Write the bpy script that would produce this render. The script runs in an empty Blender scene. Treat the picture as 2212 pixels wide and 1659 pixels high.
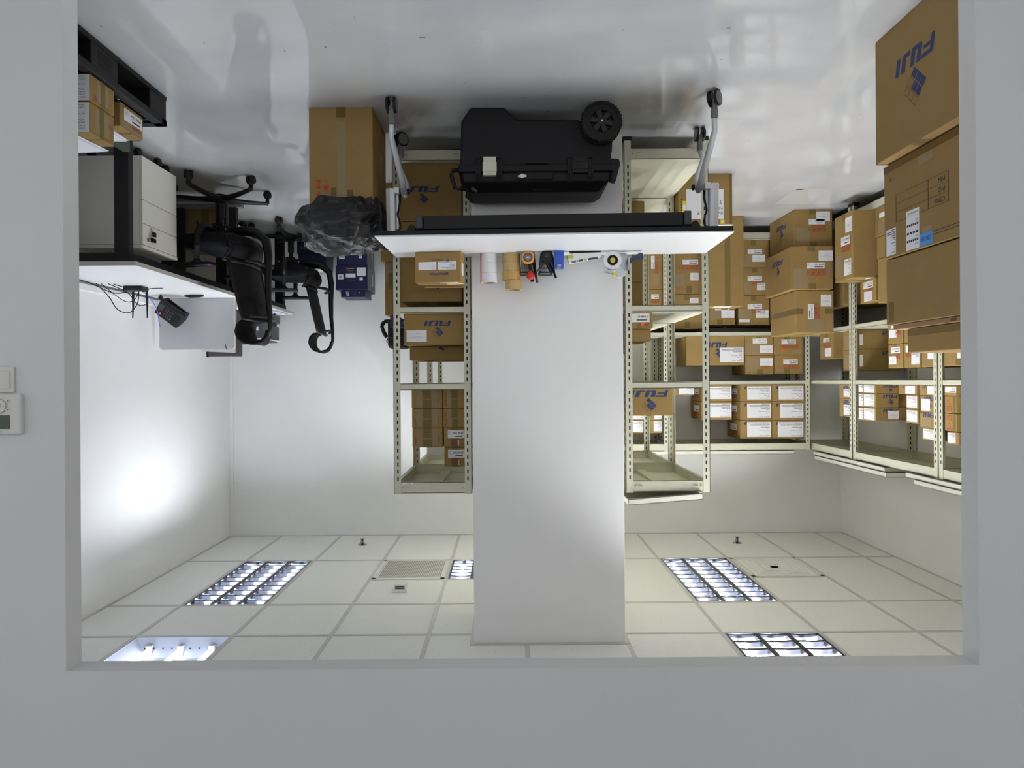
import bpy, math, random
from mathutils import Vector, Matrix, noise
S = bpy.context.scene
C = S.collection
random.seed(7)
# ------------------------------------------------------------------ camera, world, exposure
F, CX, CY, ROLL, VA, VB, CH = 1510.0, 1106.0, 829.5, 0.0068, -11.0, -6.6, 1.45
cd = bpy.data.cameras.new('camera'); cam = bpy.data.objects.new('camera', cd); C.objects.link(cam)
cd.sensor_fit = 'HORIZONTAL'; cd.sensor_width = 36.0; cd.lens = F / 2212 * 36.0
cd.shift_x = -VA / 2212; cd.shift_y = VB / 2212
cd.clip_start = 0.05
r_ = Vector((-1, 0, ROLL)).normalized(); u_ = Vector((-ROLL, 0, -1)).normalized(); b_ = Vector((0, -1, 0))
cam.matrix_world = Matrix(((r_.x, u_.x, b_.x, 0), (r_.y, u_.y, b_.y, 0), (r_.z, u_.z, b_.z, CH), (0, 0, 0, 1)))
S.camera = cam                                   # the photograph was taken with the phone upside down
S.view_settings.view_transform = 'Standard'; S.view_settings.look = 'None'
S.view_settings.gamma = 1.0; S.view_settings.use_curve_mapping = False
S.view_settings.exposure = 0.86
S.cycles.use_denoising = True
S.cycles.caustics_reflective = False; S.cycles.caustics_refractive = False
S.cycles.max_bounces = 10; S.cycles.diffuse_bounces = 8; S.cycles.glossy_bounces = 3
S.cycles.sample_clamp_indirect = 6.0
w = bpy.data.worlds.new('world'); S.world = w; w.use_nodes = True
w.node_tree.nodes['Background'].inputs[0].default_value = (0.97, 0.98, 1.0, 1)
w.node_tree.nodes['Background'].inputs[1].default_value = 0.70
TUBE_COOL, TUBE_OPEN, TUBE_MID, TUBE_WARM = 64.0, 8.0, 250.0, 122.0                # tube radiance

# ------------------------------------------------------------------ materials
def srgb(r, g, b):
    f = lambda c: (c / 255 / 12.92) if c <= 10 else ((c / 255 + 0.055) / 1.055) ** 2.4
    return (f(r), f(g), f(b), 1)
MATS = {}
def mat(name, col, rough=0.6, metal=0.0, var=0.0, vscale=6.0, bump=0.0, bscale=80.0, spec=0.5, emit=0.0, stretch=None, coat=0.0):
    m = bpy.data.materials.new(name); m.use_nodes = True
    nt = m.node_tree; p = nt.nodes['Principled BSDF']
    c = srgb(*col)
    p.inputs['Base Color'].default_value = c
    p.inputs['Roughness'].default_value = rough; p.inputs['Metallic'].default_value = metal
    p.inputs['Specular IOR Level'].default_value = spec
    p.inputs['Coat Weight'].default_value = coat
    tc = nt.nodes.new('ShaderNodeTexCoord')
    src = tc.outputs['Object']
    if stretch:
        mp = nt.nodes.new('ShaderNodeMapping'); mp.inputs['Scale'].default_value = stretch
        nt.links.new(src, mp.inputs[0]); src = mp.outputs[0]
    if var:
        n = nt.nodes.new('ShaderNodeTexNoise'); n.inputs['Scale'].default_value = vscale; n.inputs['Detail'].default_value = 5
        nt.links.new(src, n.inputs['Vector'])
        r = nt.nodes.new('ShaderNodeValToRGB')
        r.color_ramp.elements[0].position = 0.3; r.color_ramp.elements[1].position = 0.7
        r.color_ramp.elements[0].color = (c[0] * (1 - var), c[1] * (1 - var), c[2] * (1 - var), 1)
        r.color_ramp.elements[1].color = (min(1, c[0] * (1 + var)), min(1, c[1] * (1 + var)), min(1, c[2] * (1 + var)), 1)
        nt.links.new(n.outputs['Fac'], r.inputs[0]); nt.links.new(r.outputs[0], p.inputs['Base Color'])
    if bump:
        n2 = nt.nodes.new('ShaderNodeTexNoise'); n2.inputs['Scale'].default_value = bscale; n2.inputs['Detail'].default_value = 4
        nt.links.new(src, n2.inputs['Vector'])
        bn = nt.nodes.new('ShaderNodeBump'); bn.inputs['Strength'].default_value = bump; bn.inputs['Distance'].default_value = 0.01
        nt.links.new(n2.outputs['Fac'], bn.inputs['Height']); nt.links.new(bn.outputs[0], p.inputs['Normal'])
    if emit:
        p.inputs['Emission Color'].default_value = c; p.inputs['Emission Strength'].default_value = emit
    MATS[name] = m
    return m
WALL = mat('white_wall_paint', (238, 238, 238), 0.75, bump=0.06, bscale=260, var=0.012, vscale=3)
PARTITION = mat('partition_paint', (208, 208, 208), 0.8, bump=0.08, bscale=240, var=0.015, vscale=2)
PILLAR = mat('pillar_paint', (236, 236, 235), 0.7, bump=0.04, bscale=200)
TBAR = mat('ceiling_bar', (196, 195, 192), 0.5)
CREAM = mat('cream_metal', (202, 201, 180), 0.42, var=0.02, vscale=20)
CREAMW = mat('pale_metal', (214, 213, 200), 0.45)
SLOT = mat('slot_dark', (30, 29, 25), 0.8)
SHADEM = mat('bolt_metal', (190, 188, 175), 0.3, metal=0.7)
BLACK = mat('black_plastic', (15, 15, 17), 0.5, spec=0.35)
BLACKM = mat('black_matt', (14, 14, 16), 0.7)
CASEB = mat('case_black', (19, 19, 22), 0.6, bump=0.08, bscale=600, spec=0.35)
HUBG = mat('hub_grey', (34, 34, 36), 0.5)
RUBBER = mat('tyre_rubber', (17, 17, 17), 0.75)
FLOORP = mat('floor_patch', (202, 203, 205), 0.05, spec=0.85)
SCUFF = mat('floor_scuff', (120, 120, 122), 0.4)
DGREY = mat('dark_grey', (62, 62, 64), 0.5)
MGREY = mat('mid_grey', (105, 105, 106), 0.5)
FABRIC = mat('chair_fabric', (25, 26, 31), 0.9, spec=0.2, bump=0.2, bscale=900)
MESHM = mat('chair_mesh', (18, 18, 20), 0.75, spec=0.25, var=0.35, vscale=1.0, stretch=(2, 2, 160))
ALU = mat('aluminium', (216, 217, 220), 0.35, metal=0.25)
GREYPL = mat('grey_plastic', (112, 112, 113), 0.5)
TOPW = mat('white_laminate', (232, 233, 235), 0.35)
DESKE = mat('desk_edge', (186, 183, 178), 0.5)
PEDG = mat('pedestal_grey', (228, 226, 219), 0.5)
DIVG = mat('divider_grey', (204, 204, 207), 0.7)
WHITEP = mat('white_plastic', (228, 228, 226), 0.4)
PAPER = mat('white_paper', (232, 232, 236), 0.7)
PAPERB = mat('bluish_paper', (214, 214, 236), 0.7)
INK = mat('black_ink', (40, 40, 44), 0.7)
INKG = mat('grey_ink', (120, 120, 126), 0.7)
INKB = mat('blue_ink', (42, 54, 96), 0.7)
INKR = mat('red_ink', (160, 62, 44), 0.7)
INKRB = mat('bright_red_ink', (190, 40, 34), 0.6)
INKO = mat('brown_outline', (98, 76, 44), 0.8)
ORANGE = mat('orange_sticker', (240, 92, 30), 0.5)
YELLOW = mat('yellow', (226, 200, 50), 0.5)
CARD = mat('cardboard', (148, 122, 76), 0.85, spec=0.15, var=0.05, vscale=9, bump=0.03, bscale=300)
CARD2 = mat('cardboard_warm', (154, 126, 80), 0.85, spec=0.15, var=0.05, vscale=9, bump=0.03, bscale=300)
CARD3 = mat('cardboard_greyer', (147, 121, 79), 0.85, spec=0.15, var=0.05, vscale=9, bump=0.03, bscale=300)
CARDE = mat('cardboard_edge', (214, 186, 134), 0.8)
TAPE = mat('tan_tape', (116, 98, 54), 0.4, spec=0.3)
TAPEB = mat('brown_tape', (112, 86, 44), 0.4, spec=0.3)
PATCH = mat('clear_tape_patch', (146, 126, 94), 0.35, spec=0.4)
NAVY = mat('navy_card', (22, 24, 68), 0.45)
NAVYS = mat('grey_card', (92, 92, 100), 0.6)
BAG = mat('black_bin_bag', (17, 17, 19), 0.45)
GREEN = mat('dark_green', (70, 84, 70), 0.6)
BLUE = mat('bright_blue', (45, 84, 190), 0.4)
DBLUE = mat('dark_blue', (36, 44, 74), 0.4)
TAPEC = mat('clear_white_tape', (222, 222, 226), 0.25)
TAPET = mat('brown_roll', (186, 158, 102), 0.25, var=0.06, vscale=30)
TAPET2 = mat('amber_roll', (192, 152, 82), 0.25, var=0.06, vscale=30)
KRAFT = mat('roll_core', (200, 180, 150), 0.8)
ORPL = mat('orange_plastic', (226, 150, 60), 0.4)
LIME = mat('lime_plastic', (178, 196, 60), 0.4)
REDP = mat('red_plastic', (196, 44, 36), 0.4)
STEEL = mat('steel', (160, 162, 165), 0.25, metal=0.9)
PALEB = mat('pale_grey_blue', (190, 200, 204), 0.4)
LCD = mat('lcd_green_grey', (58, 68, 62), 0.2)
THERM = mat('thermostat_case', (206, 206, 200), 0.5)
BLUEST = mat('light_blue_sticker', (78, 150, 220), 0.6)
LIVORY = mat('ivory_latch', (214, 214, 190), 0.4)
GOLD = mat('dim_gold', (70, 64, 34), 0.5)
LOUV = mat('louver_metal', (62, 63, 67), 0.3, metal=1.0)
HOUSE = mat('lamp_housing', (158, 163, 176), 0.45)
TUBEC = mat('tube_cool', (244, 248, 255), 0.5, emit=TUBE_COOL)
TUBEW = mat('tube_warm', (250, 251, 252), 0.5, emit=TUBE_WARM)
TUBEM = mat('tube_middle', (248, 250, 252), 0.5, emit=TUBE_MID)
TUBEO = mat('tube_bare', (240, 246, 255), 0.5, emit=TUBE_OPEN)
REDLED = mat('red_led', (255, 60, 60), 0.4, emit=1.2)
VENTG = mat('vent_grey', (150, 148, 140), 0.5)

def tile_mat():
    m = mat('ceiling_tile', (218, 218, 216), 0.9)
    nt = m.node_tree; p = nt.nodes['Principled BSDF']
    tc = nt.nodes.new('ShaderNodeTexCoord')
    n = nt.nodes.new('ShaderNodeTexNoise'); n.inputs['Scale'].default_value = 95; n.inputs['Detail'].default_value = 3
    nt.links.new(tc.outputs['Object'], n.inputs['Vector'])
    r = nt.nodes.new('ShaderNodeValToRGB')
    r.color_ramp.elements[0].position = 0.27; r.color_ramp.elements[1].position = 0.36
    r.color_ramp.elements[0].color = srgb(190, 188, 182); r.color_ramp.elements[1].color = srgb(234, 234, 231)
    nt.links.new(n.outputs['Fac'], r.inputs[0]); nt.links.new(r.outputs[0], p.inputs['Base Color'])
    return m
TILE = tile_mat()
def floor_mat():
    m = mat('epoxy_floor', (168, 171, 175), 0.2)
    nt = m.node_tree; p = nt.nodes['Principled BSDF']
    p.inputs['Specular IOR Level'].default_value = 0.85
    tc = nt.nodes.new('ShaderNodeTexCoord')
    n = nt.nodes.new('ShaderNodeTexNoise'); n.inputs['Scale'].default_value = 1.6; n.inputs['Detail'].default_value = 6
    nt.links.new(tc.outputs['Object'], n.inputs['Vector'])
    r = nt.nodes.new('ShaderNodeValToRGB')
    r.color_ramp.elements[0].position = 0.35; r.color_ramp.elements[1].position = 0.68
    r.color_ramp.elements[0].color = srgb(188, 190, 193); r.color_ramp.elements[1].color = srgb(203, 204, 205)
    nt.links.new(n.outputs['Fac'], r.inputs[0])
    v = nt.nodes.new('ShaderNodeTexNoise'); v.inputs['Scale'].default_value = 34; v.inputs['Detail'].default_value = 2
    nt.links.new(tc.outputs['Object'], v.inputs['Vector'])
    r2 = nt.nodes.new('ShaderNodeValToRGB')
    r2.color_ramp.elements[0].position = 0.245; r2.color_ramp.elements[1].position = 0.265
    r2.color_ramp.elements[0].color = (0.35, 0.35, 0.35, 1); r2.color_ramp.elements[1].color = (1, 1, 1, 1)
    nt.links.new(v.outputs['Fac'], r2.inputs[0])
    mx = nt.nodes.new('ShaderNodeMix'); mx.data_type = 'RGBA'; mx.blend_type = 'MULTIPLY'; mx.inputs['Factor'].default_value = 0.5
    nt.links.new(r.outputs[0], mx.inputs['A']); nt.links.new(r2.outputs[0], mx.inputs['B'])
    nt.links.new(mx.outputs['Result'], p.inputs['Base Color'])
    rr = nt.nodes.new('ShaderNodeMapRange'); rr.inputs['To Min'].default_value = 0.02; rr.inputs['To Max'].default_value = 0.07
    nt.links.new(n.outputs['Fac'], rr.inputs['Value']); nt.links.new(rr.outputs[0], p.inputs['Roughness'])
    b1 = nt.nodes.new('ShaderNodeTexNoise'); b1.inputs['Scale'].default_value = 7; b1.inputs['Detail'].default_value = 5
    nt.links.new(tc.outputs['Object'], b1.inputs['Vector'])
    bn = nt.nodes.new('ShaderNodeBump'); bn.inputs['Strength'].default_value = 0.022; bn.inputs['Distance'].default_value = 0.01
    nt.links.new(b1.outputs['Fac'], bn.inputs['Height']); nt.links.new(bn.outputs[0], p.inputs['Normal'])
    return m
FLOOR = floor_mat()

# ------------------------------------------------------------------ measuring: photo pixel -> point of the place
def _pq(x, y):
    a, b = x - CX, y - CY
    return (a - ROLL * b - VA) / F, (b + ROLL * a - VB) / F
def atY(x, y, Y):
    p, q = _pq(x, y); return (-p * Y, Y, CH + q * Y)
def Xat(x, y, Y): return atY(x, y, Y)[0]
def Zat(x, y, Y): return atY(x, y, Y)[2]
def YonX(x, y, X):
    p, q = _pq(x, y); return -X / p

# ------------------------------------------------------------------ mesh builder
ORG = {}
_txt = {}
def text_geo(s, bold=0.0):
    k = (s, bold)
    if k not in _txt:
        cu = bpy.data.curves.new('lettering', 'FONT'); cu.body = s; cu.size = 1.0; cu.offset = bold; cu.resolution_u = 2
        ob = bpy.data.objects.new('lettering', cu); C.objects.link(ob)
        bpy.context.view_layer.update()
        me = bpy.data.meshes.new_from_object(ob.evaluated_get(bpy.context.evaluated_depsgraph_get()))
        vs = [(v.co.x, v.co.y) for v in me.vertices]; fs = [tuple(p.vertices) for p in me.polygons]
        bpy.data.objects.remove(ob); bpy.data.meshes.remove(me); bpy.data.curves.remove(cu)
        if not vs: vs = [(0, 0), (0.01, 0), (0, 0.01)]; fs = []
        x0 = min(v[0] for v in vs); x1 = max(v[0] for v in vs); y0 = min(v[1] for v in vs); y1 = max(v[1] for v in vs)
        _txt[k] = ([((x - x0), (y - y0)) for x, y in vs], fs, x1 - x0, y1 - y0)
    return _txt[k]

class MB:
    def __init__(s): s.v = []; s.f = []; s.m = []; s.mats = []
    def mi(s, m):
        if m not in s.mats: s.mats.append(m)
        return s.mats.index(m)
    def add(s, vs, fs, m, M=None):
        o = len(s.v); k = s.mi(m)
        for v in vs: s.v.append(tuple(M @ Vector(v)) if M is not None else tuple(v))
        for f in fs: s.f.append(tuple(i + o for i in f)); s.m.append(k)
        return s
    def box(s, x0, x1, y0, y1, z0, z1, m, M=None):
        x0, x1 = min(x0, x1), max(x0, x1); y0, y1 = min(y0, y1), max(y0, y1); z0, z1 = min(z0, z1), max(z0, z1)
        return s.add([(x0, y0, z0), (x1, y0, z0), (x1, y1, z0), (x0, y1, z0), (x0, y0, z1), (x1, y0, z1), (x1, y1, z1), (x0, y1, z1)],
                     [(3, 2, 1, 0), (4, 5, 6, 7), (0, 1, 5, 4), (1, 2, 6, 5), (2, 3, 7, 6), (3, 0, 4, 7)], m, M)
    def prism(s, pts, vec, m, M=None):
        n = len(pts); vec = Vector(vec)
        vs = [tuple(p) for p in pts] + [tuple(Vector(p) + vec) for p in pts]
        fs = [tuple(range(n - 1, -1, -1)), tuple(range(n, 2 * n))] + [(i, (i + 1) % n, n + (i + 1) % n, n + i) for i in range(n)]
        return s.add(vs, fs, m, M)
    def tube(s, path, r, m, n=8, M=None, cap=True, flat=1.0):
        P = [Vector(p) for p in path]; R = r if isinstance(r, (list, tuple)) else [r] * len(P)
        vs = []; up = None
        for i, p in enumerate(P):
            t = (P[min(i + 1, len(P) - 1)] - P[max(i - 1, 0)]).normalized()
            if up is None:
                a = Vector((0, 0, 1)) if abs(t.z) < 0.9 else Vector((0, 1, 0))
                up = (a - t * a.dot(t)).normalized()
            else:
                up = (up - t * up.dot(t)).normalized()
            sd = t.cross(up)
            for k in range(n):
                an = 2 * math.pi * k / n
                vs.append(tuple(p + (up * math.cos(an) + sd * math.sin(an) * flat) * R[i]))
        fs = []
        for i in range(len(P) - 1):
            for k in range(n):
                fs.append((i * n + k, i * n + (k + 1) % n, (i + 1) * n + (k + 1) % n, (i + 1) * n + k))
        if cap:
            fs.append(tuple(range(n - 1, -1, -1))); fs.append(tuple(range((len(P) - 1) * n, len(P) * n)))
        return s.add(vs, fs, m, M)
    def lathe(s, prof, m, c=(0, 0, 0), axis='z', n=24, M=None, cap=True):
        vs = []; fs = []
        for r, h in prof:
            for k in range(n):
                a = 2 * math.pi * k / n; p = (r * math.cos(a), r * math.sin(a), h)
                if axis == 'x': p = (p[2], p[0], p[1])
                elif axis == 'y': p = (p[1], p[2], p[0])
                vs.append((p[0] + c[0], p[1] + c[1], p[2] + c[2]))
        for i in range(len(prof) - 1):
            for k in range(n): fs.append((i * n + k, i * n + (k + 1) % n, (i + 1) * n + (k + 1) % n, (i + 1) * n + k))
        if prof[0] == prof[-1] or not cap: return s.add(vs, fs, m, M)
        if prof[0][0] > 1e-6: fs.append(tuple(range(n - 1, -1, -1)))
        if prof[-1][0] > 1e-6: fs.append(tuple(range((len(prof) - 1) * n, len(prof) * n)))
        return s.add(vs, fs, m, M)
    def grid(s, fn, nu, nv, m, M=None, wrap=False):
        vs = [fn(i / (nu if wrap else nu - 1), j / (nv - 1)) for j in range(nv) for i in range(nu)]
        fs = []
        for j in range(nv - 1):
            for i in range(nu if wrap else nu - 1):
                fs.append((j * nu + i, j * nu + (i + 1) % nu, (j + 1) * nu + (i + 1) % nu, (j + 1) * nu + i))
        return s.add(vs, fs, m, M)
    def text(s, t, O, U, V, h, m, w=None, al='l', bold=0.0):
        vs, fs, tw, th = text_geo(t, bold); k = h / max(th, 1e-4)
        kx = k
        if w and tw * k > w: kx = w / tw
        off = {'l': 0, 'c': -tw * kx / 2, 'r': -tw * kx}[al]
        O = Vector(O); U = Vector(U); V = Vector(V)
        return s.add([tuple(O + U * (x * kx + off) + V * (y * k)) for x, y in vs], fs, m)
    def build(s, name, parent=None, bevel=None, smooth=False, org=None, rz=0.0, solid=None, sub=0, auto=None):
        me = bpy.data.meshes.new(name)
        o = bpy.data.objects.new(name, me); C.objects.link(o)
        if org is None: org = ORG.get(parent.name, (0, 0, 0)) if parent is not None else (0, 0, 0)
        me.from_pydata([(v[0] - org[0], v[1] - org[1], v[2] - org[2]) for v in s.v], [], s.f)
        for m in s.mats: me.materials.append(m)
        me.polygons.foreach_set('material_index', s.m)
        if smooth: me.polygons.foreach_set('use_smooth', [True] * len(me.polygons))
        me.update()
        ORG[o.name] = org
        if parent is not None: o.parent = parent
        else: o.location = org; o.rotation_euler = (0, 0, rz)
        if sub:
            d = o.modifiers.new('sub', 'SUBSURF'); d.levels = sub; d.render_levels = sub
        if solid:
            d = o.modifiers.new('solid', 'SOLIDIFY'); d.thickness = solid; d.offset = 0
        if bevel:
            d = o.modifiers.new('bevel', 'BEVEL'); d.width = bevel; d.segments = 2; d.limit_method = 'ANGLE'; d.angle_limit = 0.7
            d.harden_normals = False
        return o
def tag(o, label, cat, group=None):
    o['label'] = label; o['category'] = cat
    if group: o['group'] = group
    return o
def thing(name, loc, label, cat, group=None, rz=0.0, local=False):
    o = bpy.data.objects.new(name, None); C.objects.link(o); o.empty_display_size = 0.1
    o.location = loc; o.rotation_euler = (0, 0, rz); ORG[o.name] = (0, 0, 0) if local else tuple(loc)
    return tag(o, label, cat, group)
def struct(o): o['kind'] = 'structure'; return o
def copy_tree(o, parent=None):
    c = o.copy(); C.objects.link(c)
    if parent is not None: c.parent = parent
    for ch in list(o.children): copy_tree(ch, c)
    return c
# ------------------------------------------------------------------ the setting
XL, XR, YB, ZC = 2.80, -3.37, 7.07, 3.0          # wall_left / wall_right: as seen in the photograph
PY0, PY1 = 2.315, 2.40                           # partition with the opening
OXL, OXR, OZ = 1.466, -1.558, 2.402
m = MB().box(-4.6, 4.2, -1.6, YB + .1, -0.1, 0, FLOOR)
def onfloor(px, py):
    p, q = _pq(px, py); d = -CH / q; return (-p * d, d)
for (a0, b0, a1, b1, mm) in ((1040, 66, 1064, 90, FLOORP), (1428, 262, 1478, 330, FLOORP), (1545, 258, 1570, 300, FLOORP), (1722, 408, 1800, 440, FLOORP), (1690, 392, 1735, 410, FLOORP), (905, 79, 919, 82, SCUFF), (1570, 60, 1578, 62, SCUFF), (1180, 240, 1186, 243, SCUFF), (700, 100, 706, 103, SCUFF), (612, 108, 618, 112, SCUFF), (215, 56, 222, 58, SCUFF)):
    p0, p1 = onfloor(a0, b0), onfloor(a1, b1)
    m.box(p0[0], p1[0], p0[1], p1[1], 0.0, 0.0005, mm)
struct(m.build('floor'))
struct(MB().box(XR, XL, YB, YB + .1, 0, ZC, WALL).build('wall_back'))
struct(MB().box(XL, XL + .1, PY1, YB + .1, 0, ZC, WALL).build('wall_left'))
struct(MB().box(XR - .1, XR, PY1, YB + .1, 0, ZC, WALL).build('wall_right'))
m = MB()
m.box(OXL, 4.2, PY0, PY1, 0, ZC + .1, PARTITION); m.box(-4.6, OXR, PY0, PY1, 0, ZC + .1, PARTITION); m.box(OXR, OXL, PY0, PY1, OZ, ZC + .1, PARTITION)
struct(m.build('wall_front'))
# unseen ceiling and half walls behind the camera, added to shade the upper partition
struct(MB().box(-4.7, 4.3, -1.7, PY1 - .002, ZC + .1, ZC + .2, PARTITION).build('light_blocker_ceiling'))
struct(MB().box(-4.7, 4.3, -1.7, -1.6, 1.6, ZC + .1, PARTITION).build('light_blocker_rear'))
struct(MB().box(4.2, 4.3, -1.6, PY0, 2.0, ZC + .1, PARTITION).build('light_blocker_left'))
struct(MB().box(-4.7, -4.6, -1.6, PY0, 2.0, ZC + .1, PARTITION).build('light_blocker_right'))
GX = [2.28 - .597 * k for k in range(10)]        # ceiling grid lines
ROWS = [PY1, 3.08, 4.275, 4.87, 6.07, YB]
FIX = [('cool', GX[1], GX[0], 4.87, 6.07, True), ('open', GX[1], GX[0], 3.08, 4.275, False), ('mid', GX[4], GX[3], 5.47, 6.07, True),
       ('warm', GX[7], GX[6], 4.87, 6.07, True), ('warm', GX[7], GX[6], 3.08, 4.275, True)]
HALF = [(GX[3], GX[2]), (GX[4], GX[3]), (GX[8], GX[7])]   # cells with a row line at 5.47
xs = [XR] + sorted(GX) + [XL]
m = MB(); mt = MB()
for i in range(len(xs) - 1):
    for j in range(len(ROWS) - 1):
        a, b, c, d = xs[i], xs[i + 1], ROWS[j], ROWS[j + 1]
        segs = [(c, d)]
        for (fx0, fx1) in HALF:
            if abs(a - fx0) < .01 and abs(c - 4.87) < .01: segs = [(4.87, 5.47), (5.47, 6.07)]
        for (c0, d0) in segs:
            if any(abs(a - f[1]) < .01 and abs(c0 - f[3]) < .02 and abs(d0 - f[4]) < .02 for f in FIX): continue
            m.box(a + .008, b - .008, c0 + .008, d0 - .008, ZC, ZC + .015, TILE)
struct(m.build('ceiling'))
for x in GX: mt.box(x - .012, x + .012, PY1, YB, ZC - .004, ZC + .012, TBAR)
for y in ROWS[1:-1]: mt.box(XR, XL, y - .012, y + .012, ZC - .0035, ZC + .012, TBAR)
for (a, b) in HALF: mt.box(a, b, 5.458, 5.482, ZC - .003, ZC + .012, TBAR)
mt.box(XR, XR + .02, PY1, YB, ZC - .004, ZC + .01, TBAR); mt.box(XL - .02, XL, PY1, YB, ZC - .004, ZC + .01, TBAR)
mt.box(XR, XL, YB - .02, YB, ZC - .004, ZC + .01, TBAR)
struct(mt.build('trim_1'))
struct(MB().box(XR - .1, XL + .1, PY0, YB + .1, ZC + .14, ZC + .2, WALL).build('ceiling_slab'))
# pillar in the middle of the room
PX0, PX1, PYF = -.687, .203, 4.12
struct(MB().box(PX0, PX1, PYF, PYF + .6, 0, ZC, PILLAR).build('pillar', bevel=.003))
struct(MB().box(PX0 - .025, PX1 + .025, PYF - .025, PYF + .62, ZC - .008, ZC + .004, TBAR).build('trim_2'))
# cable trunking: corner of the back wall, and along the wall over the desk
struct(MB().box(XL - .035, XL - .001, YB - .022, YB - .001, 0.0, ZC - .006, WALL).build('trim_3', bevel=.002))
struct(MB().box(XL - .028, XL - .001, 2.6, 5.9, .79, .835, WALL).build('trim_4', bevel=.003))

# ------------------------------------------------------------------ ceiling lights
def light(tone, x0, x1, y0, y1, louver, label):
    tm = {'cool': TUBEC, 'warm': TUBEW, 'open': TUBEO, 'mid': TUBEM}[tone]
    cx, cy = (x0 + x1) / 2, (y0 + y1) / 2
    r = thing('ceiling_light', (cx, cy, ZC), label, 'ceiling light', 'recessed ceiling lights')
    a, b, c, d = x0 + .014, x1 - .014, y0 + .014, y1 - .014
    m = MB(); t = .004; zt = ZC + .105
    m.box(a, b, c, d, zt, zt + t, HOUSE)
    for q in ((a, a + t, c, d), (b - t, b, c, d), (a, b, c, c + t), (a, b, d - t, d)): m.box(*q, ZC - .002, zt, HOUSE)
    if not louver:                                # sloped reflector sides of the open fitting
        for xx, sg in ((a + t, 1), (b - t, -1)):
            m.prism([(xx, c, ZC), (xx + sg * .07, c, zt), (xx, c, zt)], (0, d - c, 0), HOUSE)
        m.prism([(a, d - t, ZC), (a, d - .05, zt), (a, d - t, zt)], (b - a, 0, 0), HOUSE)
        for k in range(9): m.box(a + .06 + k * .055, a + .068 + k * .055, d - .036 + .001, d - .035, ZC + .05, ZC + .058, SLOT)
    m.build('housing', r)
    L = (b - a) / 3
    for k in range(3):
        x = a + L * (k + .5); n = MB()
        n.tube([(x, c + .05, ZC + .062), (x, d - .05, ZC + .062)], .014, tm, n=10); tb = n.build('tube', r, smooth=False)
        for yy in (c + .02, d - .05): MB().box(x - .016, x + .016, yy, yy + .03, ZC + .035, ZC + .1, WHITEP).build('lamp_holder', tb)
    if louver:
        n = MB()
        for k in range(4):                        # long parabolic side walls
            x = a + L * k
            w_ = .018 if 0 < k < 3 else .012
            for sg in ((-1, 1) if 0 < k < 3 else ((1,) if k == 0 else (-1,))):
                P = [(0, -.001), (.004, -.0005), (.010, .012), (.013, .03), (w_, .045)]
                P = [(x + sg * (p[0] if False else (.016 - p[0] * .8)), ZC + p[1]) for p in P]
                for i in range(len(P) - 1):
                    n.add([(P[i][0], c, P[i][1]), (P[i + 1][0], c, P[i + 1][1]), (P[i + 1][0], d, P[i + 1][1]), (P[i][0], d, P[i][1])], [(0, 1, 2, 3)], LOUV)
            n.box(x - (.014 if k else 0), x + (.014 if k < 3 else 0), c, d, ZC - .0015, ZC, LOUV)
        nb = 10 if (d - c) > .9 else 6
        for j in range(nb + 1):                   # curved cross blades, dipping between the long walls
            y = c + (d - c) * j / nb
            for k in range(3):
                xa, xb = a + L * k, a + L * (k + 1)
                N = 8
                for sg in (-1, 1):
                    if (j == 0 and sg < 0) or (j == nb and sg > 0): continue
                    vs = []
                    for i in range(N + 1):
                        u = i / N; sag = 4 * u * (1 - u)
                        vs.append((xa + (xb - xa) * u, y + sg * .013, ZC + .0 + .006 * sag))
                    for i in range(N + 1):
                        u = i / N; sag = 4 * u * (1 - u)
                        vs.append((xa + (xb - xa) * u, y + sg * .004, ZC + .014 + .012 * sag))
                    for i in range(N + 1):
                        u = i / N; sag = 4 * u * (1 - u)
                        vs.append((xa + (xb - xa) * u, y + sg * .001, ZC + .034 + .006 * sag))
                    fs = [(q * (N + 1) + i, q * (N + 1) + i + 1, (q + 1) * (N + 1) + i + 1, (q + 1) * (N + 1) + i) for q in range(2) for i in range(N)]
                    n.add(vs, fs, LOUV)
                vs = [(xa + (xb - xa) * i / N, y + sg * .013, ZC + .006 * 4 * (i / N) * (1 - i / N)) for sg in (-1, 1) for i in range(N + 1)]
                n.add(vs, [(i, i + 1, N + 2 + i, N + 1 + i) for i in range(N)], LOUV)
        n.build('louver', r, smooth=False)
    return r
LL = ['recessed fluorescent light with silver louver near the corner over the white desk',
      'open recessed light with three bare glowing tubes and no louver',
      'small square recessed light half hidden behind the pillar',
      'recessed fluorescent light with silver louver beside the square slatted air diffuser',
      'recessed louvered light on the diffuser side, cut off by the opening frame']
for f, l in zip(FIX, LL): light(*f, l)

# vents and ceiling fittings
def grille():
    x0, x1, y0, y1 = GX[3], GX[2], 5.47, 6.07
    r = thing('return_air_grille', ((x0 + x1) / 2, (y0 + y1) / 2, ZC), 'grey ribbed return air grille in the ceiling beside the pillar', 'vent')
    m = MB()
    for q in ((x0 + .012, x0 + .045, y0 + .012, y1 - .012), (x1 - .045, x1 - .012, y0 + .012, y1 - .012), (x0, x1, y0 + .012, y0 + .04), (x0, x1, y1 - .04, y1 - .012)):
        m.box(*q, ZC - .006, ZC + .004, WHITEP)
    m.build('frame', r)
    m = MB(); n = 34
    for k in range(n):
        x = x0 + .05 + (x1 - x0 - .1) * k / n
        m.box(x, x + .009, y0 + .04, y1 - .04, ZC - .002, ZC + .02, VENTG)
    m.box(x0 + .04, x1 - .04, y0 + .035, y1 - .035, ZC + .02, ZC + .03, SLOT)
    m.build('grille', r)
grille()
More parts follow.
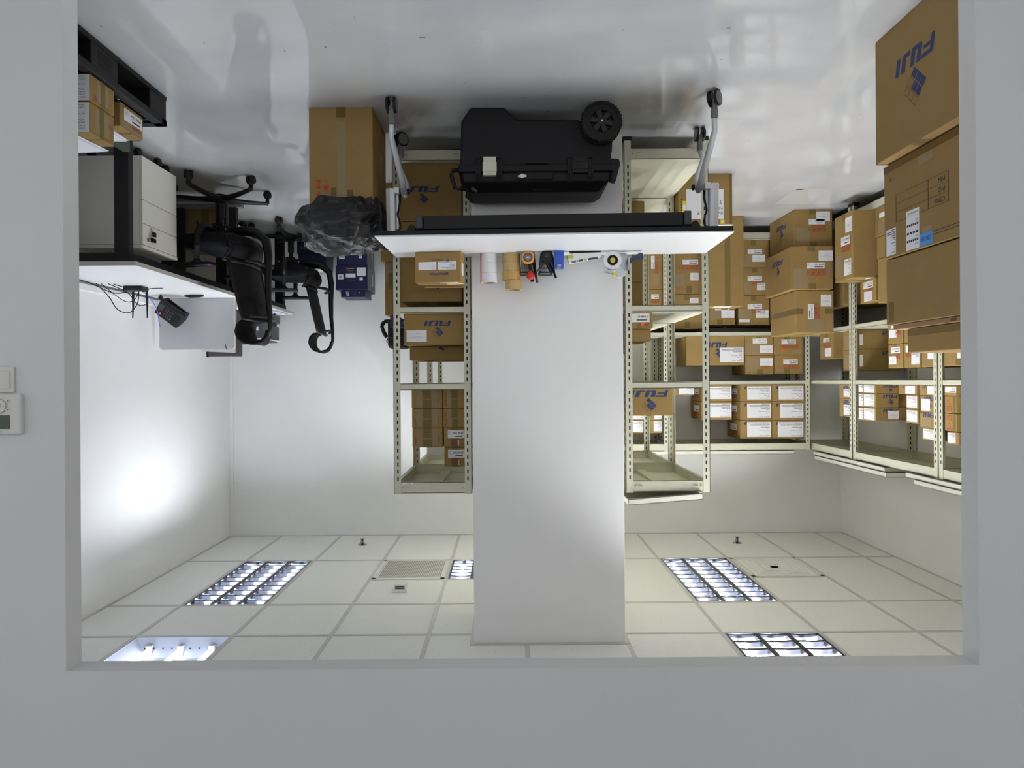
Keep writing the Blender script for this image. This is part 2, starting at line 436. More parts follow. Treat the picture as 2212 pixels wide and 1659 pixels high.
def diffuser():
    x0, x1, y0, y1 = GX[8], GX[7], 5.47, 6.07
    cx, cy = (x0 + x1) / 2, (y0 + y1) / 2
    r = thing('air_diffuser', (cx, cy, ZC), 'square ceiling air diffuser with nested white slats', 'vent')
    m = MB(); H = .285
    m.box(cx - H, cx + H, cy - H, cy + H, ZC + .045, ZC + .05, BLACKM)
    m.build('backing', r)
    m = MB()
    for q in ((cx - H, cx - H + .03, cy - H, cy + H), (cx + H - .03, cx + H, cy - H, cy + H), (cx - H, cx + H, cy - H, cy - H + .03), (cx - H, cx + H, cy + H - .03, cy + H)):
        m.box(*q, ZC - .005, ZC + .004, WHITEP)
    m.build('frame', r)
    for k in range(5):
        m = MB(); a = .25 - k * .047; b = a - .022
        o = [(-a, -a), (a, -a), (a, a), (-a, a)]; i_ = [(-b, -b), (b, -b), (b, b), (-b, b)]
        vs = [(cx + p[0], cy + p[1], ZC - .004) for p in o] + [(cx + p[0], cy + p[1], ZC + .028) for p in i_]
        m.add(vs, [(q, (q + 1) % 4, 4 + (q + 1) % 4, 4 + q) for q in range(4)], WHITEP)
        m.build('slat', r, solid=.003)
    MB().box(cx - .03, cx + .03, cy - .03, cy + .03, ZC, ZC + .01, WHITEP).build('centre_plate', r)
diffuser()
def sprinkler(x, y, label):
    r = thing('fire_sprinkler', (x, y, ZC), label, 'sprinkler', 'fire sprinklers')
    MB().lathe([(.042, 0), (.04, -.006), (.015, -.008)], STEEL, (x, y, ZC)).build('escutcheon', r)
    m = MB(); m.lathe([(.013, -.005), (.012, -.02), (.007, -.024), (.007, -.046), (.006, -.05)], DGREY, (x, y, ZC), n=12)
    for s in (-1, 1): m.tube([(x + s * .012, y, ZC - .018), (x + s * .014, y, ZC - .035), (x + s * .003, y, ZC - .052)], .0025, DGREY, n=6)
    m.build('body', r)
    MB().lathe([(.006, -.05), (.021, -.053), (.021, -.056), (0, -.057)], DGREY, (x, y, ZC), n=16).build('deflector', r)
sprinkler(1.385, 6.65, 'small dark fire sprinkler in the ceiling near the louvered light over the desks')
sprinkler(-2.17, 6.62, 'small dark fire sprinkler in the ceiling behind the slatted air diffuser')
sx, sy = .797, 5.18
r = thing('motion_sensor', (sx, sy, ZC), 'small white box-shaped detector on the ceiling in front of the ribbed grille', 'detector')
MB().box(sx - .055, sx + .055, sy - .05, sy + .05, ZC - .02, ZC - .0, WHITEP).build('base', r, bevel=.004)
MB().prism([(sx - .042, sy - .045, ZC - .02), (sx - .042, sy - .04, ZC - .058), (sx - .042, sy - .01, ZC - .07), (sx - .042, sy + .045, ZC - .05), (sx - .042, sy + .045, ZC - .02)], (.084, 0, 0), WHITEP).build('cover', r, bevel=.006)
m = MB()
for dz in (0, .012): m.box(sx - .034, sx + .034, sy - .0475, sy - .041, ZC - .033 - dz, ZC - .028 - dz, SLOT)
m.build('slot', r)

# ------------------------------------------------------------------ fittings on the partition
def onwall(px, py): return atY(px, py, PY0)
a = onwall(34, 848); b = onwall(-52, 793)
r = thing('light_switch', ((a[0] + b[0]) / 2, PY0, (a[2] + b[2]) / 2), 'white light switch plate on the partition next to the thermostat', 'light switch')
MB().box(a[0], b[0], PY0 - .009, PY0, b[2], a[2], THERM).build('plate', r, bevel=.003)
MB().box(a[0] + .012, b[0] - .012, PY0 - .013, PY0 - .006, b[2] + .014, a[2] - .012, THERM).build('rocker', r, bevel=.002)
a = onwall(53, 937); b = onwall(-76, 852)
tx = (a[0] + b[0]) / 2
r = thing('thermostat', (tx, PY0, (a[2] + b[2]) / 2), 'off-white wall thermostat with dark display and round button pad', 'thermostat')
MB().box(a[0], b[0], PY0 - .02, PY0, b[2], a[2], THERM).build('case', r, bevel=.005)
d0 = onwall(31, 926); d1 = onwall(-54, 897)
MB().box(d0[0], d1[0], PY0 - .0212, PY0 - .018, d1[2], d0[2], LCD).build('display', r)
bc = onwall(-1, 877)
bcx = tx
MB().lathe([(.024, 0), (.024, -.003), (.0225, -.004), (.0, -.004)], THERM, (onwall(8, 877)[0], PY0 - .02, bc[2]), axis='y').build('button_pad', r)
n = MB(); cx_ = onwall(8, 877)[0]
n.tube([(cx_ + .024 * math.cos(t * .2618), PY0 - .0243, bc[2] + .024 * math.sin(t * .2618)) for t in range(25)], .0006, INKG, n=4)
n.tube([(cx_ + .008 * math.cos(t * .2618), PY0 - .0243, bc[2] + .008 * math.sin(t * .2618)) for t in range(25)], .0005, INKG, n=4)
for an in (90, 180, 270, 0):
    q = math.radians(an); n.add([(cx_ + .018 * math.cos(q + e) * k, PY0 - .0245, bc[2] + .018 * math.sin(q + e) * k) for e, k in ((-.1, .95), (.1, .95), (0, 1.1))], [(0, 1, 2)], INK)
n.build('button_print', r)
for py in (866, 884):
    q = onwall(31, py)
    n = MB(); n.box(q[0] - .0, q[0] + .02, PY0 - .0225, PY0 - .019, q[2] - .0055, q[2] + .0055, THERM); n.box(q[0] + .003, q[0] + .007, PY0 - .0232, PY0 - .0225, q[2] - .002, q[2] + .002, INK)
    n.build('button', r, bevel=.0015)
n = MB(); q = onwall(16, 932)
n.text('DAIKIN', (q[0], PY0 - .0206, q[2] - .002), (1, 0, 0), (0, 0, 1), .004, INKG)
n.build('printed_text', r)

# ------------------------------------------------------------------ slotted-angle racks
def rack(x0, x1, y0, y1, lv, label, ends=(1, 1, 1, 1), flip=False, top=2.12, bolts=True):
    """x0<x1, y0<y1; lv = heights of the shelf surfaces; posts are L angles with slots in the flange that faces the camera"""
    r = thing('steel_rack', ((x0 + x1) / 2, (y0 + y1) / 2, 0), label, 'rack', 'cream steel storage racks')
    wd, t = .042, .003
    for i, (px, py, sx, sy) in enumerate(((x0, y0, 1, 1), (x1, y0, -1, 1), (x0, y1, 1, -1), (x1, y1, -1, -1))):
        m = MB()
        m.box(px, px + sx * wd, py, py + sy * t, .02, top, CREAM); m.box(px, px + sx * t, py, py + sy * wd, .02, top, CREAM)
        yf = py - .0006 if sy > 0 else py - t - .0006
        z = .18
        while z < top - .09:
            if not any(abs(z - (q - .02)) < .028 for q in lv):
                xm = px + sx * .024
                m.box(xm - .0042, xm + .0042, yf, yf + .0004, z - .011, z + .011, SLOT)
                if sy < 0: m.box(xm - .0042, xm + .0042, py + .0002, py + .0006, z - .011, z + .011, SLOT)
            z += .042
        z = .2
        while z < top - .09:                      # slots of the side flange
            ym = py + sy * .024; xf = px - sx * .0006 if True else px
            m.box(px - .0008 if sx > 0 else px + .0004, px - .0004 if sx > 0 else px + .0008, ym - .0042, ym + .0042, z - .011, z + .011, SLOT)
            z += .042
        po = m.build('post', r)
        MB().box(px - sx * .003, px + sx * .046, py - sy * .003, py + sy * .046, 0, .024, BLACK).build('foot', po)
    for k, z in enumerate(lv):
        m = MB(); top_ = k == len(lv) - 1; base = k == 0
        d = .066 if (top_ or base) else .038
        e = .0035
        m.box(x0 + e, x1 - e, y0 + e, y1 - e, z - .004, z - .0005, CREAM)
        for q in ((x0 + e, x1 - e, y0 + e, y0 + e + .004), (x0 + e, x1 - e, y1 - e - .004, y1 - e), (x0 + e, x0 + e + .004, y0 + e, y1 - e), (x1 - e - .004, x1 - e, y0 + e, y1 - e)):
            m.box(*q, z - d, z, CREAM)
        for q in ((x0 + e, x1 - e, y0 + e, y0 + e + .018), (x0 + e, x1 - e, y1 - e - .018, y1 - e), (x0 + e, x0 + .022, y0 + e, y1 - e), (x1 - .022, x1 - e, y0 + e, y1 - e)):
            m.box(*q, z - d, z - d + .003, CREAM)
        if x1 - x0 < y1 - y0: m.box((x0 + x1) / 2 - .03, (x0 + x1) / 2 + .03, y0 + .006, y1 - .006, z - .022, z - .004, CREAM)
        else: m.box(x0 + .006, x1 - .006, (y0 + y1) / 2 - .03, (y0 + y1) / 2 + .03, z - .022, z - .004, CREAM)
        m.build('shelf', r)
    if bolts:
        z = lv[-1]
        for (bx, bz) in ((x0 + .055, z - .036), (x1 - .055, z - .036), (x0 + .055, lv[0] - .036), (x1 - .055, lv[0] - .036)):
            m = MB(); m.lathe([(.0055, 0), (.0055, -.004), (.003, -.006), (0, -.006)], SHADEM, (bx, y0 + .0035, bz), axis='y', n=10)
            s = 1 if bx < (x0 + x1) / 2 else -1
            m.build('bolt', r); m = MB(); m.prism([(bx + s * .03 - .012, y0 + .0035, bz - .006), (bx + s * .03 + .012, y0 + .0035, bz - .006), (bx + s * .03 + .012, y0 - .006, bz + .002), (bx + s * .03 - .012, y0 - .006, bz + .002)], (0, .0, .006), CREAM)
            m.build('lock_tab', r)
    return r
B0, B1, B2, B3 = .135, 1.042, 1.5, 2.116          # shelf surfaces
LV = [B0, B1, B2, B3]
r = rack(.212, .676, 4.16, 5.055, LV, 'cream rack standing end-on behind the white table, its top shelf tagged with a small label')
MB().box(.56, .628, 4.1612, 4.1632, 2.052, 2.062, PAPER).text('LW-104', (.575, 4.1608, 2.0545), (1, 0, 0), (0, 0, 1), .005, INK).build('shelf_tag', r)
rack(.212, .676, 5.065, 5.96, LV, 'cream rack directly behind the tagged rack, seen through its shelves', bolts=False)
rack(.212, .676, 5.97, 6.86, LV, 'cream rack farthest back in the row behind the black shoulder bag', bolts=False)
rack(-1.207, -.705, 4.16, 5.055, LV, 'cream rack standing end-on beside the pillar, with an empty bottom shelf')
rack(-1.207, -.705, 5.065, 5.96, LV, 'cream rack directly behind the empty-bottomed rack beside the pillar', bolts=False)
rack(-1.515, -.72, 6.56, 7.055, LV, 'cream rack along the back wall, mostly behind the rack beside the pillar', bolts=False)
rack(-2.845, -1.525, 6.56, 7.055, LV, 'cream rack along the back wall full of labelled cartons, ending at the room corner', bolts=False)
rack(-3.36, -2.86, 5.795, 6.93, LV, 'cream rack on the side wall in the room corner, mostly bare on its upper shelf', bolts=False)
rack(-3.36, -2.86, 4.645, 5.785, LV, 'cream rack on the side wall holding flat long cartons with cube logos', bolts=False)
rack(-3.36, -2.86, 3.5, 4.635, LV, 'cream rack on the side wall nearest the opening, mostly hidden by large cartons', bolts=False)
def panel(x0, x1, y0, y1, z0, label, t=.034, M=None, up=False):
    m = MB(); o = ((x0 + x1) / 2, (y0 + y1) / 2, z0); e = .003
    m.box(x0, x1, y0, y1, z0 + t - e, z0 + t, CREAMW)
    for q in ((x0, x1, y0, y0 + e), (x0, x1, y1 - e, y1), (x0, x0 + e, y0, y1), (x1 - e, x1, y0, y1)): m.box(*q, z0, z0 + t, CREAMW)
    for q in ((x0, x1, y0, y0 + .016), (x0, x1, y1 - .016, y1), (x0, x0 + .016, y0, y1), (x1 - .016, x1, y0, y1)): m.box(*q, z0, z0 + e, CREAMW)
    ob = m.build('spare_shelf_panel', org=o)
    return tag(ob, label, 'shelf panel', 'spare shelf panels lying on the racks')
TZ = B3 + .006
panel(-2.70, -.9, 6.58, 7.03, TZ, 'long pale shelf panel lying on top of the back rack')
panel(-3.34, -2.845, 5.27, 6.5, TZ, 'pale shelf panel on top of the side rack, lowest of the pair by the corner')
panel(-3.33, -2.835, 5.23, 6.45, TZ + .035, 'pale shelf panel on the side rack, upper one of the pair by the corner')
panel(-3.34, -2.845, 3.7, 5.0, TZ, 'pale shelf panel on the side rack nearest the opening, under another')
panel(-3.33, -2.835, 3.68, 4.88, TZ + .035, 'pale shelf panel on the side rack nearest the opening, uppermost there')
pn = panel(-1.155, -.712, 4.135, 4.95, 2.122, 'pale shelf panel tilted on top of the rack beside the pillar')
pn.rotation_euler = (0, math.radians(-4.2), 0); pn.location.z += .018

# ------------------------------------------------------------------ printing and labels on boxes
class Face:
    def __init__(s, O, U, V, N, W, H): s.O, s.U, s.V, s.N, s.W, s.H = Vector(O), Vector(U), Vector(V), Vector(N), W, H
    def p(s, u, v, e=0.0): return s.O + s.U * (u * s.W) + s.V * (v * s.H) + s.N * e
def decal(mb, fc, u, v, w, h, m, e=.0008, back=.0004):
    a = [fc.p(u, v, e), fc.p(u + w, v, e), fc.p(u + w, v + h, e), fc.p(u, v + h, e)]
    b = [fc.p(u, v, -back), fc.p(u + w, v, -back), fc.p(u + w, v + h, -back), fc.p(u, v + h, -back)]
    mb.add([tuple(q) for q in a + b], [(0, 1, 2, 3), (0, 4, 5, 1), (1, 5, 6, 2), (2, 6, 7, 3), (3, 7, 4, 0)], m)
def poly(mb, fc, pts, m, e=.001): mb.add([tuple(fc.p(u, v, e)) for u, v in pts], [tuple(range(len(pts)))], m)
def sub_(fc, u, v, w, h): return Face(fc.p(u, v), fc.U, fc.V, fc.N, fc.W * w, fc.H * h)
def logo(mb, fc, ink=None):
    """slanted heavy lettering with a tilted cube of nine squares above it"""
    ink = ink or INKB; TH = .30
    T = lambda pts: poly(mb, fc, [(.0 + x * .95 + y * .052, y * TH) for x, y in pts], ink, .0005)
    T([(0, 0), (.085, 0), (.085, .36), (.085, 1), (0, 1)]); T([(.085, .36), (.255, .36), (.255, .56), (.085, .56)]); T([(.085, .76), (.28, .76), (.28, 1), (.085, 1)])
    T([(.30, .14), (.33, 0), (.55, 0), (.57, .14), (.57, .24), (.30, .24)]); T([(.30, .24), (.41, .24), (.41, 1), (.30, 1)]); T([(.465, .24), (.57, .24), (.57, 1), (.465, 1)])
    T([(.60, 0), (.78, 0), (.81, .14), (.81, .26), (.60, .26)]); T([(.705, .26), (.81, .26), (.81, 1), (.705, 1)])
    T([(.865, 0), (.965, 0), (.965, 1), (.865, 1)])
    a = fc.W / fc.H; s = .1135
    for i in range(3):
        for j in range(3):
            cu = .48 - (i - j) * s / a; cv = .665 + (i + j - 2) * s; k = s * .90
            dm = lambda q: [(cu - q / a, cv), (cu, cv - q), (cu + q / a, cv), (cu, cv + q)]
            if (i, j) in ((0, 0), (1, 0), (2, 0), (1, 1), (2, 1)): poly(mb, fc, dm(k), ink, .0005)
            else:
                o_, i_ = dm(k), dm(k * .84)
                mb.add([tuple(fc.p(*q, .0005)) for q in o_ + i_], [(q, (q + 1) % 4, 4 + (q + 1) % 4, 4 + q) for q in range(4)], INKO)
def number_label(mb, fc, t):
    decal(mb, fc, 0, 0, 1, 1, PAPER)
    mb.text(t, fc.p(.05, .14, .0012), fc.U, fc.V, fc.H * .34, INK, w=fc.W * .66, bold=.012)
    g = .10 * fc.H / fc.W
    for q in ((.80, .10, .16, .012), (.80, .50, .16, .012), (.80, .10, .008, .41), (.955, .10, .008, .41)): decal(mb, fc, *q, INKG, .0012)
    poly(mb, fc, [(.84, .16), (.86, .16), (.93, .46), (.91, .46)], INKG, .0013)
    decal(mb, fc, .10, .68, .46, .12, INK, .0012)
def sheet(mb, fc, seed):
    rn = random.Random(seed); decal(mb, fc, 0, 0, 1, 1, PAPER)
    for v, ws in ((.90, (.2, .12)), (.80, (.10,)), (.66, (.06, .09)), (.55, (.14, .2)), (.42, (.12,)), (.35, (.3,)), (.27, (.33,)), (.19, (.7,)), (.12, (.75,)), (.05, (.3,))):
        u = .06
        for w_ in ws:
            while w_ > 0:
                q = min(w_, rn.uniform(.03, .09)); decal(mb, fc, u, v, q, .028, INKG if v > .4 else INK, .0012); u += q + .012; w_ -= q
            u += .04
def note(mb, fc, seed):
    rn = random.Random(seed); decal(mb, fc, 0, 0, 1, 1, PAPER)
    for v, a, b in ((.82, .3, .55), (.6, .12, .9), (.5, .3, .7), (.28, .25, .62)):
        u = a
        pts = []
        while u < b: pts.append(fc.p(u, v + rn.uniform(-.03, .03), .0014)); u += .045
        if len(pts) > 1: mb.tube(pts, min(fc.W, fc.H) * .007, INKG, n=4)
def symbols(mb, fc, n, ink=None):
    """a row of framed handling marks: arrows, glass, umbrella, drops; a triangle at the far end"""
    ink = ink or INKR; w_ = 1.0 / n
    for k in range(n):
        g = sub_(fc, k * w_ + w_ * .06, 0, w_ * .88, 1)
        if k == n - 1 and n > 3: poly(mb, g, [(.2, .85), (.8, .85), (.5, .2)], ink); poly(mb, g, [(.34, .75), (.66, .75), (.5, .4)], CARD, .0012); continue
        for q in ((0, 0, 1, .09), (0, .91, 1, .09), (0, 0, .09, 1), (.91, 0, .09, 1)): decal(mb, g, *q, ink)
        if k % 4 == 0:
            for u in (.2, .56): decal(mb, g, u + .07, .25, .1, .35, ink); poly(mb, g, [(u, .55), (u + .24, .55), (u + .12, .85)], ink)
            decal(mb, g, .15, .12, .7, .07, ink)
        elif k % 4 == 1: poly(mb, g, [(.14, .4), (.86, .4), (.7, .7), (.5, .85), (.3, .7)], ink); decal(mb, g, .46, .12, .08, .3, ink)
        elif k % 4 == 2: poly(mb, g, [(.25, .88), (.75, .88), (.66, .5), (.55, .45), (.45, .45), (.34, .5)], ink); decal(mb, g, .46, .18, .08, .3, ink); decal(mb, g, .28, .12, .44, .08, ink)
        else: poly(mb, g, [(.15, .15), (.3, .15), (.85, .85), (.7, .85)], ink); poly(mb, g, [(.2, .6), (.45, .6), (.45, .85), (.2, .85)], ink); poly(mb, g, [(.55, .15), (.8, .15), (.8, .4), (.55, .4)], ink)
def fragile(mb, fc, ink):
    """arrows up, goblet and umbrella, unframed"""
    for u in (.02, .26): decal(mb, fc, u + .06, .0 + .06, .06, .3, ink); poly(mb, fc, [(u, .06 + .28), (u + .18, .06 + .28), (u + .09, .5)], ink)
    decal(mb, fc, 0, .0, .46, .06, ink)
    poly(mb, fc, [(.1, 1), (.38, 1), (.40, .82), (.33, .70), (.27, .67), (.21, .67), (.15, .70), (.08, .82)][::-1], ink)
    decal(mb, fc, .215, .56, .05, .14, ink); decal(mb, fc, .12, .54, .24, .035, ink)
_seed = [100]
PARTN = {'tape': 'packing_tape', 'btape': 'packing_tape', 'patch': 'clear_patch', 'no': 'number_label', 'note': 'paper_note', 'sheet': 'address_sheet', 'sym': 'handling_marks',
         'symv': 'handling_marks', 'logo': 'logo_print', 'dot': 'round_sticker', 'text': 'printed_text', 'white': 'paper_label', 'frag': 'handling_marks', 'nov': 'number_label', 'bar': 'barcode_label', 'ink': 'printed_mark', 'yel': 'yellow_label', 'tri': 'handling_marks', 'tab': 'printed_table', 'lines': 'address_sheet', 'blue': 'blue_sticker'}
def decorate(parent, fc, kind, args):
    mb = MB(); _seed[0] += 1; sd = _seed[0]
    e = {'parent': parent}
    if kind == 'tape': decal(mb, fc, 0, 0, 1, 1, TAPE, .0007)
    elif kind == 'btape': decal(mb, fc, 0, 0, 1, 1, TAPEB, .0007)
    elif kind == 'patch':
        rn = random.Random(sd); c = [(0, 0), (.5, .03 * rn.random()), (1 - .05 * rn.random(), 0), (1, .5), (1 - .06 * rn.random(), 1), (.4, 1 - .05 * rn.random()), (.02, 1 - .08 * rn.random())]
        poly(mb, fc, c, PATCH, .0006)
    elif kind == 'no': number_label(mb, fc, args[0])
    elif kind == 'nov': number_label(mb, Face(fc.p(0, 1), -fc.V, fc.U, fc.N, fc.H, fc.W), args[0])
    elif kind == 'note': note(mb, fc, sd)
    elif kind == 'sheet': sheet(mb, fc, sd)
    elif kind == 'white': decal(mb, fc, 0, 0, 1, 1, PAPER)
    elif kind == 'yel': decal(mb, fc, 0, 0, 1, 1, YELLOW); decal(mb, fc, .1, .3, .7, .4, PAPER, .0012)
    elif kind == 'blue': decal(mb, fc, 0, 0, 1, 1, BLUEST); mb.text(args[0], fc.p(.1, .3, .0012), fc.U, fc.V, fc.H * .35, INKB, w=fc.W * .8)
    elif kind == 'sym': symbols(mb, fc, args[0] if args else 4)
    elif kind == 'symv': symbols(mb, Face(fc.p(0, 1), -fc.V, fc.U, fc.N, fc.H, fc.W), args[0] if args else 4)
    elif kind == 'logo': logo(mb, fc, args[0] if args else None)
    elif kind == 'frag': fragile(mb, fc, args[0] if args else INKR)
    elif kind == 'tri': poly(mb, fc, [(0, 1), (1, 1), (.5, .45)][::-1], INKR); poly(mb, fc, [(.2, .9), (.8, .9), (.5, .58)][::-1], CARD, .0012); symbols(mb, sub_(fc, .05, 0, .9, .36), 1)
    elif kind == 'dot': poly(mb, fc, [(.5 + .5 * math.cos(t * .5236), .5 + .5 * math.sin(t * .5236)) for t in range(12)], ORANGE)
    elif kind == 'ink': decal(mb, fc, 0, 0, 1, 1, args[0] if args else INK)
    elif kind == 'text': mb.text(args[0], fc.p(0, 0, .001), fc.U, fc.V, fc.H, args[1] if len(args) > 1 else INK, w=fc.W, bold=args[2] if len(args) > 2 else 0)
    elif kind == 'bar':
        decal(mb, fc, 0, 0, 1, 1, PAPER)
        for k in range(7): decal(mb, fc, .2 + k * .09, .22, .045, .6, INK, .0012)
    elif kind == 'lines':
        decal(mb, fc, 0, 0, 1, 1, PAPER)
        for i, t in enumerate(args[0]):
            if t: mb.text(t, fc.p(.06, .93 - (i + .75) * .9 / len(args[0]), .0012), fc.U, fc.V, fc.H * .5 / len(args[0]), INK, w=fc.W * .88)
    elif kind == 'tab':
        for i in range(4): decal(mb, fc, 0, i / 3 - (.006 if i else 0), 1, .008, INK)
        for u in (0, .355, .996): decal(mb, fc, u, 0, .006, 1, INK)
        for i, t in enumerate(args[0]): mb.text(t, fc.p(.06, 1 - (i + 1) / 3 + .09, .001), fc.U, fc.V, fc.H * .17, INK, w=fc.W * .25)
    return mb.build(PARTN[kind], parent)

def faces_of(x0, x1, y0, y1, z0, z1):
    H = z1 - z0
    return {'F': Face((x0, y0, z0), (1, 0, 0), (0, 0, 1), (0, -1, 0), x1 - x0, H), 'S': Face((x1, y0, z0), (0, 1, 0), (0, 0, 1), (1, 0, 0), y1 - y0, H),
            'N': Face((x0, y1, z0), (0, -1, 0), (0, 0, 1), (-1, 0, 0), y1 - y0, H), 'T': Face((x0, y0, z1), (1, 0, 0), (0, 1, 0), (0, 0, 1), x1 - x0, y1 - y0)}
def carton(x0, x1, y0, y1, z0, z1, label, decs=(), group=None, m=None, name='cardboard_box', cat='box', rz=0.0, frect=None, seam=True, flip=True):
    m = m or CARD
    o = ((x0 + x1) / 2, (y0 + y1) / 2, z0)
    mb = MB().box(x0, x1, y0, y1, z0, z1, m)
    ob = mb.build(name, org=o, rz=rz, bevel=min(.004, (z1 - z0) * .04))
    tag(ob, label, cat, group)
    fs = faces_of(x0, x1, y0, y1, z0, z1)
    if seam:                                      # closing flaps on top
        sm = MB()
        if x1 - x0 > y1 - y0: decal(sm, fs['T'], .0, .44, 1, .12, TAPE, .0006); decal(sm, fs['T'], 0, .497, 1, .006, INKO, .0009)
        else: decal(sm, fs['T'], .44, .0, .12, 1, TAPE, .0006); decal(sm, fs['T'], .497, 0, .006, 1, INKO, .0009)
        sm.build('top_seam', ob)
    for d in decs:
        kind, f = d[0], d[1]; fc = fs[f]; q = d[2:6]
        if f == 'F' and frect is not None:
            a0, a1, b0, b1 = frect
            u, v, w_, h_ = (a1 - q[1]) / (a1 - a0), (q[2] - b0) / (b1 - b0), (q[1] - q[0]) / (a1 - a0), (q[3] - q[2]) / (b1 - b0)
        else:
            u, v, w_, h_ = q
            if flip and f != 'T': v = 1 - v - h_
        decorate(ob, sub_(fc, u, v, w_, h_), kind, d[6:])
    return ob
def fbox(a0, a1, b0, b1, Y, depth, label, decs=(), z0=None, group=None, clampx=None, **k):
    """box whose camera-facing side spans the photo rectangle a0..a1, b0..b1 when it stands at distance Y"""
    yc = (b0 + b1) / 2; xc = (a0 + a1) / 2
    X1, X0 = Xat(a0, yc, Y), Xat(a1, yc, Y)
    if clampx: X0, X1 = max(X0, clampx[0]), min(X1, clampx[1])
    zz0 = Zat(xc, b0, Y) if z0 is None else z0
    return carton(X0, X1, Y, Y + depth, zz0, Zat(xc, b1, Y), label, decs, group, frect=(a0, a1, b0, b1), **k)
# ------------------------------------------------------------------ cartons on the back rack
YR = 6.606
G = 'cartons on the low shelf of the back rack'
def N_(x0, x1, y0, y1, t): return ('no', 'F', x0, x1, y0, y1, t)
def R_(k, x0, x1, y0, y1, *a): return (k, 'F', x0, x1, y0, y1) + a
z = [B0]
def st(a0, a1, b0, b1, label, decs, z0, group, Y=YR, dp=.39, **k):
    o = fbox(a0, a1, b0, b1, Y, dp, label, decs, z0=z0, group=group, **k); return Zat((a0 + a1) / 2, b1, Y) + .002
t = st(1606, 1661.5, 516, 578, 'carton numbered JP068 3080 at the bottom of the stack beside the tall plain carton', [N_(1615, 1646, 537, 547, 'JP068 3080'), R_('note', 1625, 1652, 549, 565), R_('patch', 1607, 1620, 549, 576), R_('tape', 1622, 1634, 516.5, 528)], B0, G)
t = st(1607, 1661.5, 579, 638, 'carton numbered JP068 1115 in the middle of the stack beside the tall plain carton', [N_(1615, 1646, 597, 607, 'JP068 1115'), R_('sym', 1624, 1650, 608, 615, 3), R_('note', 1635, 1661, 611, 627), R_('patch', 1608, 1622, 609, 635), R_('dot', 1658, 1661, 632, 636), R_('tape', 1624, 1636, 579.5, 589)], t, G)
t = st(1595, 1662, 639.5, 702, 'carton numbered JP068 1114 on top of the stack beside the tall plain carton', [N_(1615, 1646, 657, 668, 'JP068 1114'), R_('sym', 1624, 1652, 669, 677, 3), R_('note', 1633, 1660, 671, 687), R_('patch', 1597, 1623, 669, 690), R_('white', 1597, 1619, 690, 696), R_('tape', 1622, 1634, 640, 651)], t, G)
t = st(1664, 1702, 517, 577, 'half hidden carton at the bottom of the stack behind the carton JP068 7434', [R_('tape', 1678, 1688, 517.5, 530)], B0, G)
t = st(1664, 1702, 578.5, 638, 'half hidden carton behind the carton JP068 6557', [R_('note', 1684, 1700, 600, 612)], t, G)
t = st(1665, 1702, 640, 703, 'half hidden carton with a clear patch behind the carton JP068 7418', [R_('patch', 1667, 1682, 667, 690), R_('white', 1668, 1682, 691, 698)], t, G)
t = st(1531, 1590, 516, 640, 'carton hidden behind the tall plain carton', [R_('tape', 1553, 1566, 520, 540)], B0, G)
t = st(1530, 1588, 641, 702, 'carton with torn clear tape just above the tall plain carton', [N_(1544, 1575, 660, 671, 'JP068 3021'), R_('note', 1558, 1586, 671, 687), R_('patch', 1535, 1556, 667, 692), R_('tape', 1549, 1561, 691, 701)], t, G)
t = st(1449, 1528, 516, 635, 'large carton numbered JP068 4766 behind the rack beside the pillar', [N_(1474.5, 1508, 559, 570, 'JP068 4766'), R_('sym', 1463, 1508, 571, 580, 5), R_('note', 1491, 1509, 588, 605), R_('patch', 1455, 1479, 590, 619), R_('tape', 1482, 1494, 617, 634), R_('dot', 1456, 1460, 622, 627)], B0, G)
t = st(1449, 1527, 637, 711, 'carton with row of red handling marks on top of the carton JP068 4766', [N_(1478, 1504, 668, 678, 'JP068 4750'), R_('sym', 1470, 1506, 678, 686), R_('note', 1490, 1509, 645, 656), R_('tape', 1478, 1490, 637.5, 650), R_('tape', 1479, 1490, 696, 709), R_('dot', 1452, 1456, 701, 705)], t, G)
t = st(1391, 1441, 516, 625, 'carton with a label turned sideways seen between two rack posts', [R_('nov', 1406.5, 1414, 550, 579, 'JP068 4402'), R_('symv', 1415, 1422, 550, 590, 4), R_('patch', 1407, 1424, 589, 618)], B0, G)
t = st(1392, 1442, 627, 710, 'carton numbered JP068 under the carton with the sideways label, seen between rack posts', [N_(1407, 1423, 637, 647, 'JP068 4'), R_('sym', 1407, 1424, 648, 656, 3), R_('tape', 1428, 1440, 690, 705)], t, G)
G = 'cartons on the middle shelf of the back rack'
fbox(1483, 1608, 728, 789, YR, .40, 'long carton with blue cube logo and a large white sheet, lying across the back rack', [R_('logo', 1528, 1571, 741, 777), R_('sheet', 1555, 1606, 752, 783)], z0=B1, group=G)
t = st(1609, 1670, 728, 767, 'carton numbered JP068 3289 beside the long carton with the cube logo', [N_(1626, 1657, 733, 743, 'JP068 3289'), R_('note', 1641, 1669, 747, 763), R_('patch', 1613, 1640, 743, 766), R_('tape', 1633, 1645, 728, 734)], B1, G)
t = st(1610, 1671, 769, 809, 'carton stacked on top of the carton JP068 3289', [R_('note', 1642, 1669, 775, 791), R_('sym', 1638, 1664, 790, 797), R_('patch', 1614, 1640, 774, 803), R_('tape', 1635, 1648, 798, 808)], t, G)
t = st(1671.5, 1734, 728, 766, 'carton numbered JP068 2308 next to the corner post of the back rack', [N_(1688, 1719, 735, 745, 'JP068 2308'), R_('sym', 1683, 1725, 746, 753, 5), R_('tape', 1694, 1706, 728, 735), R_('dot', 1690, 1695, 754, 760), R_('patch', 1710, 1731, 757, 765)], B1, G)
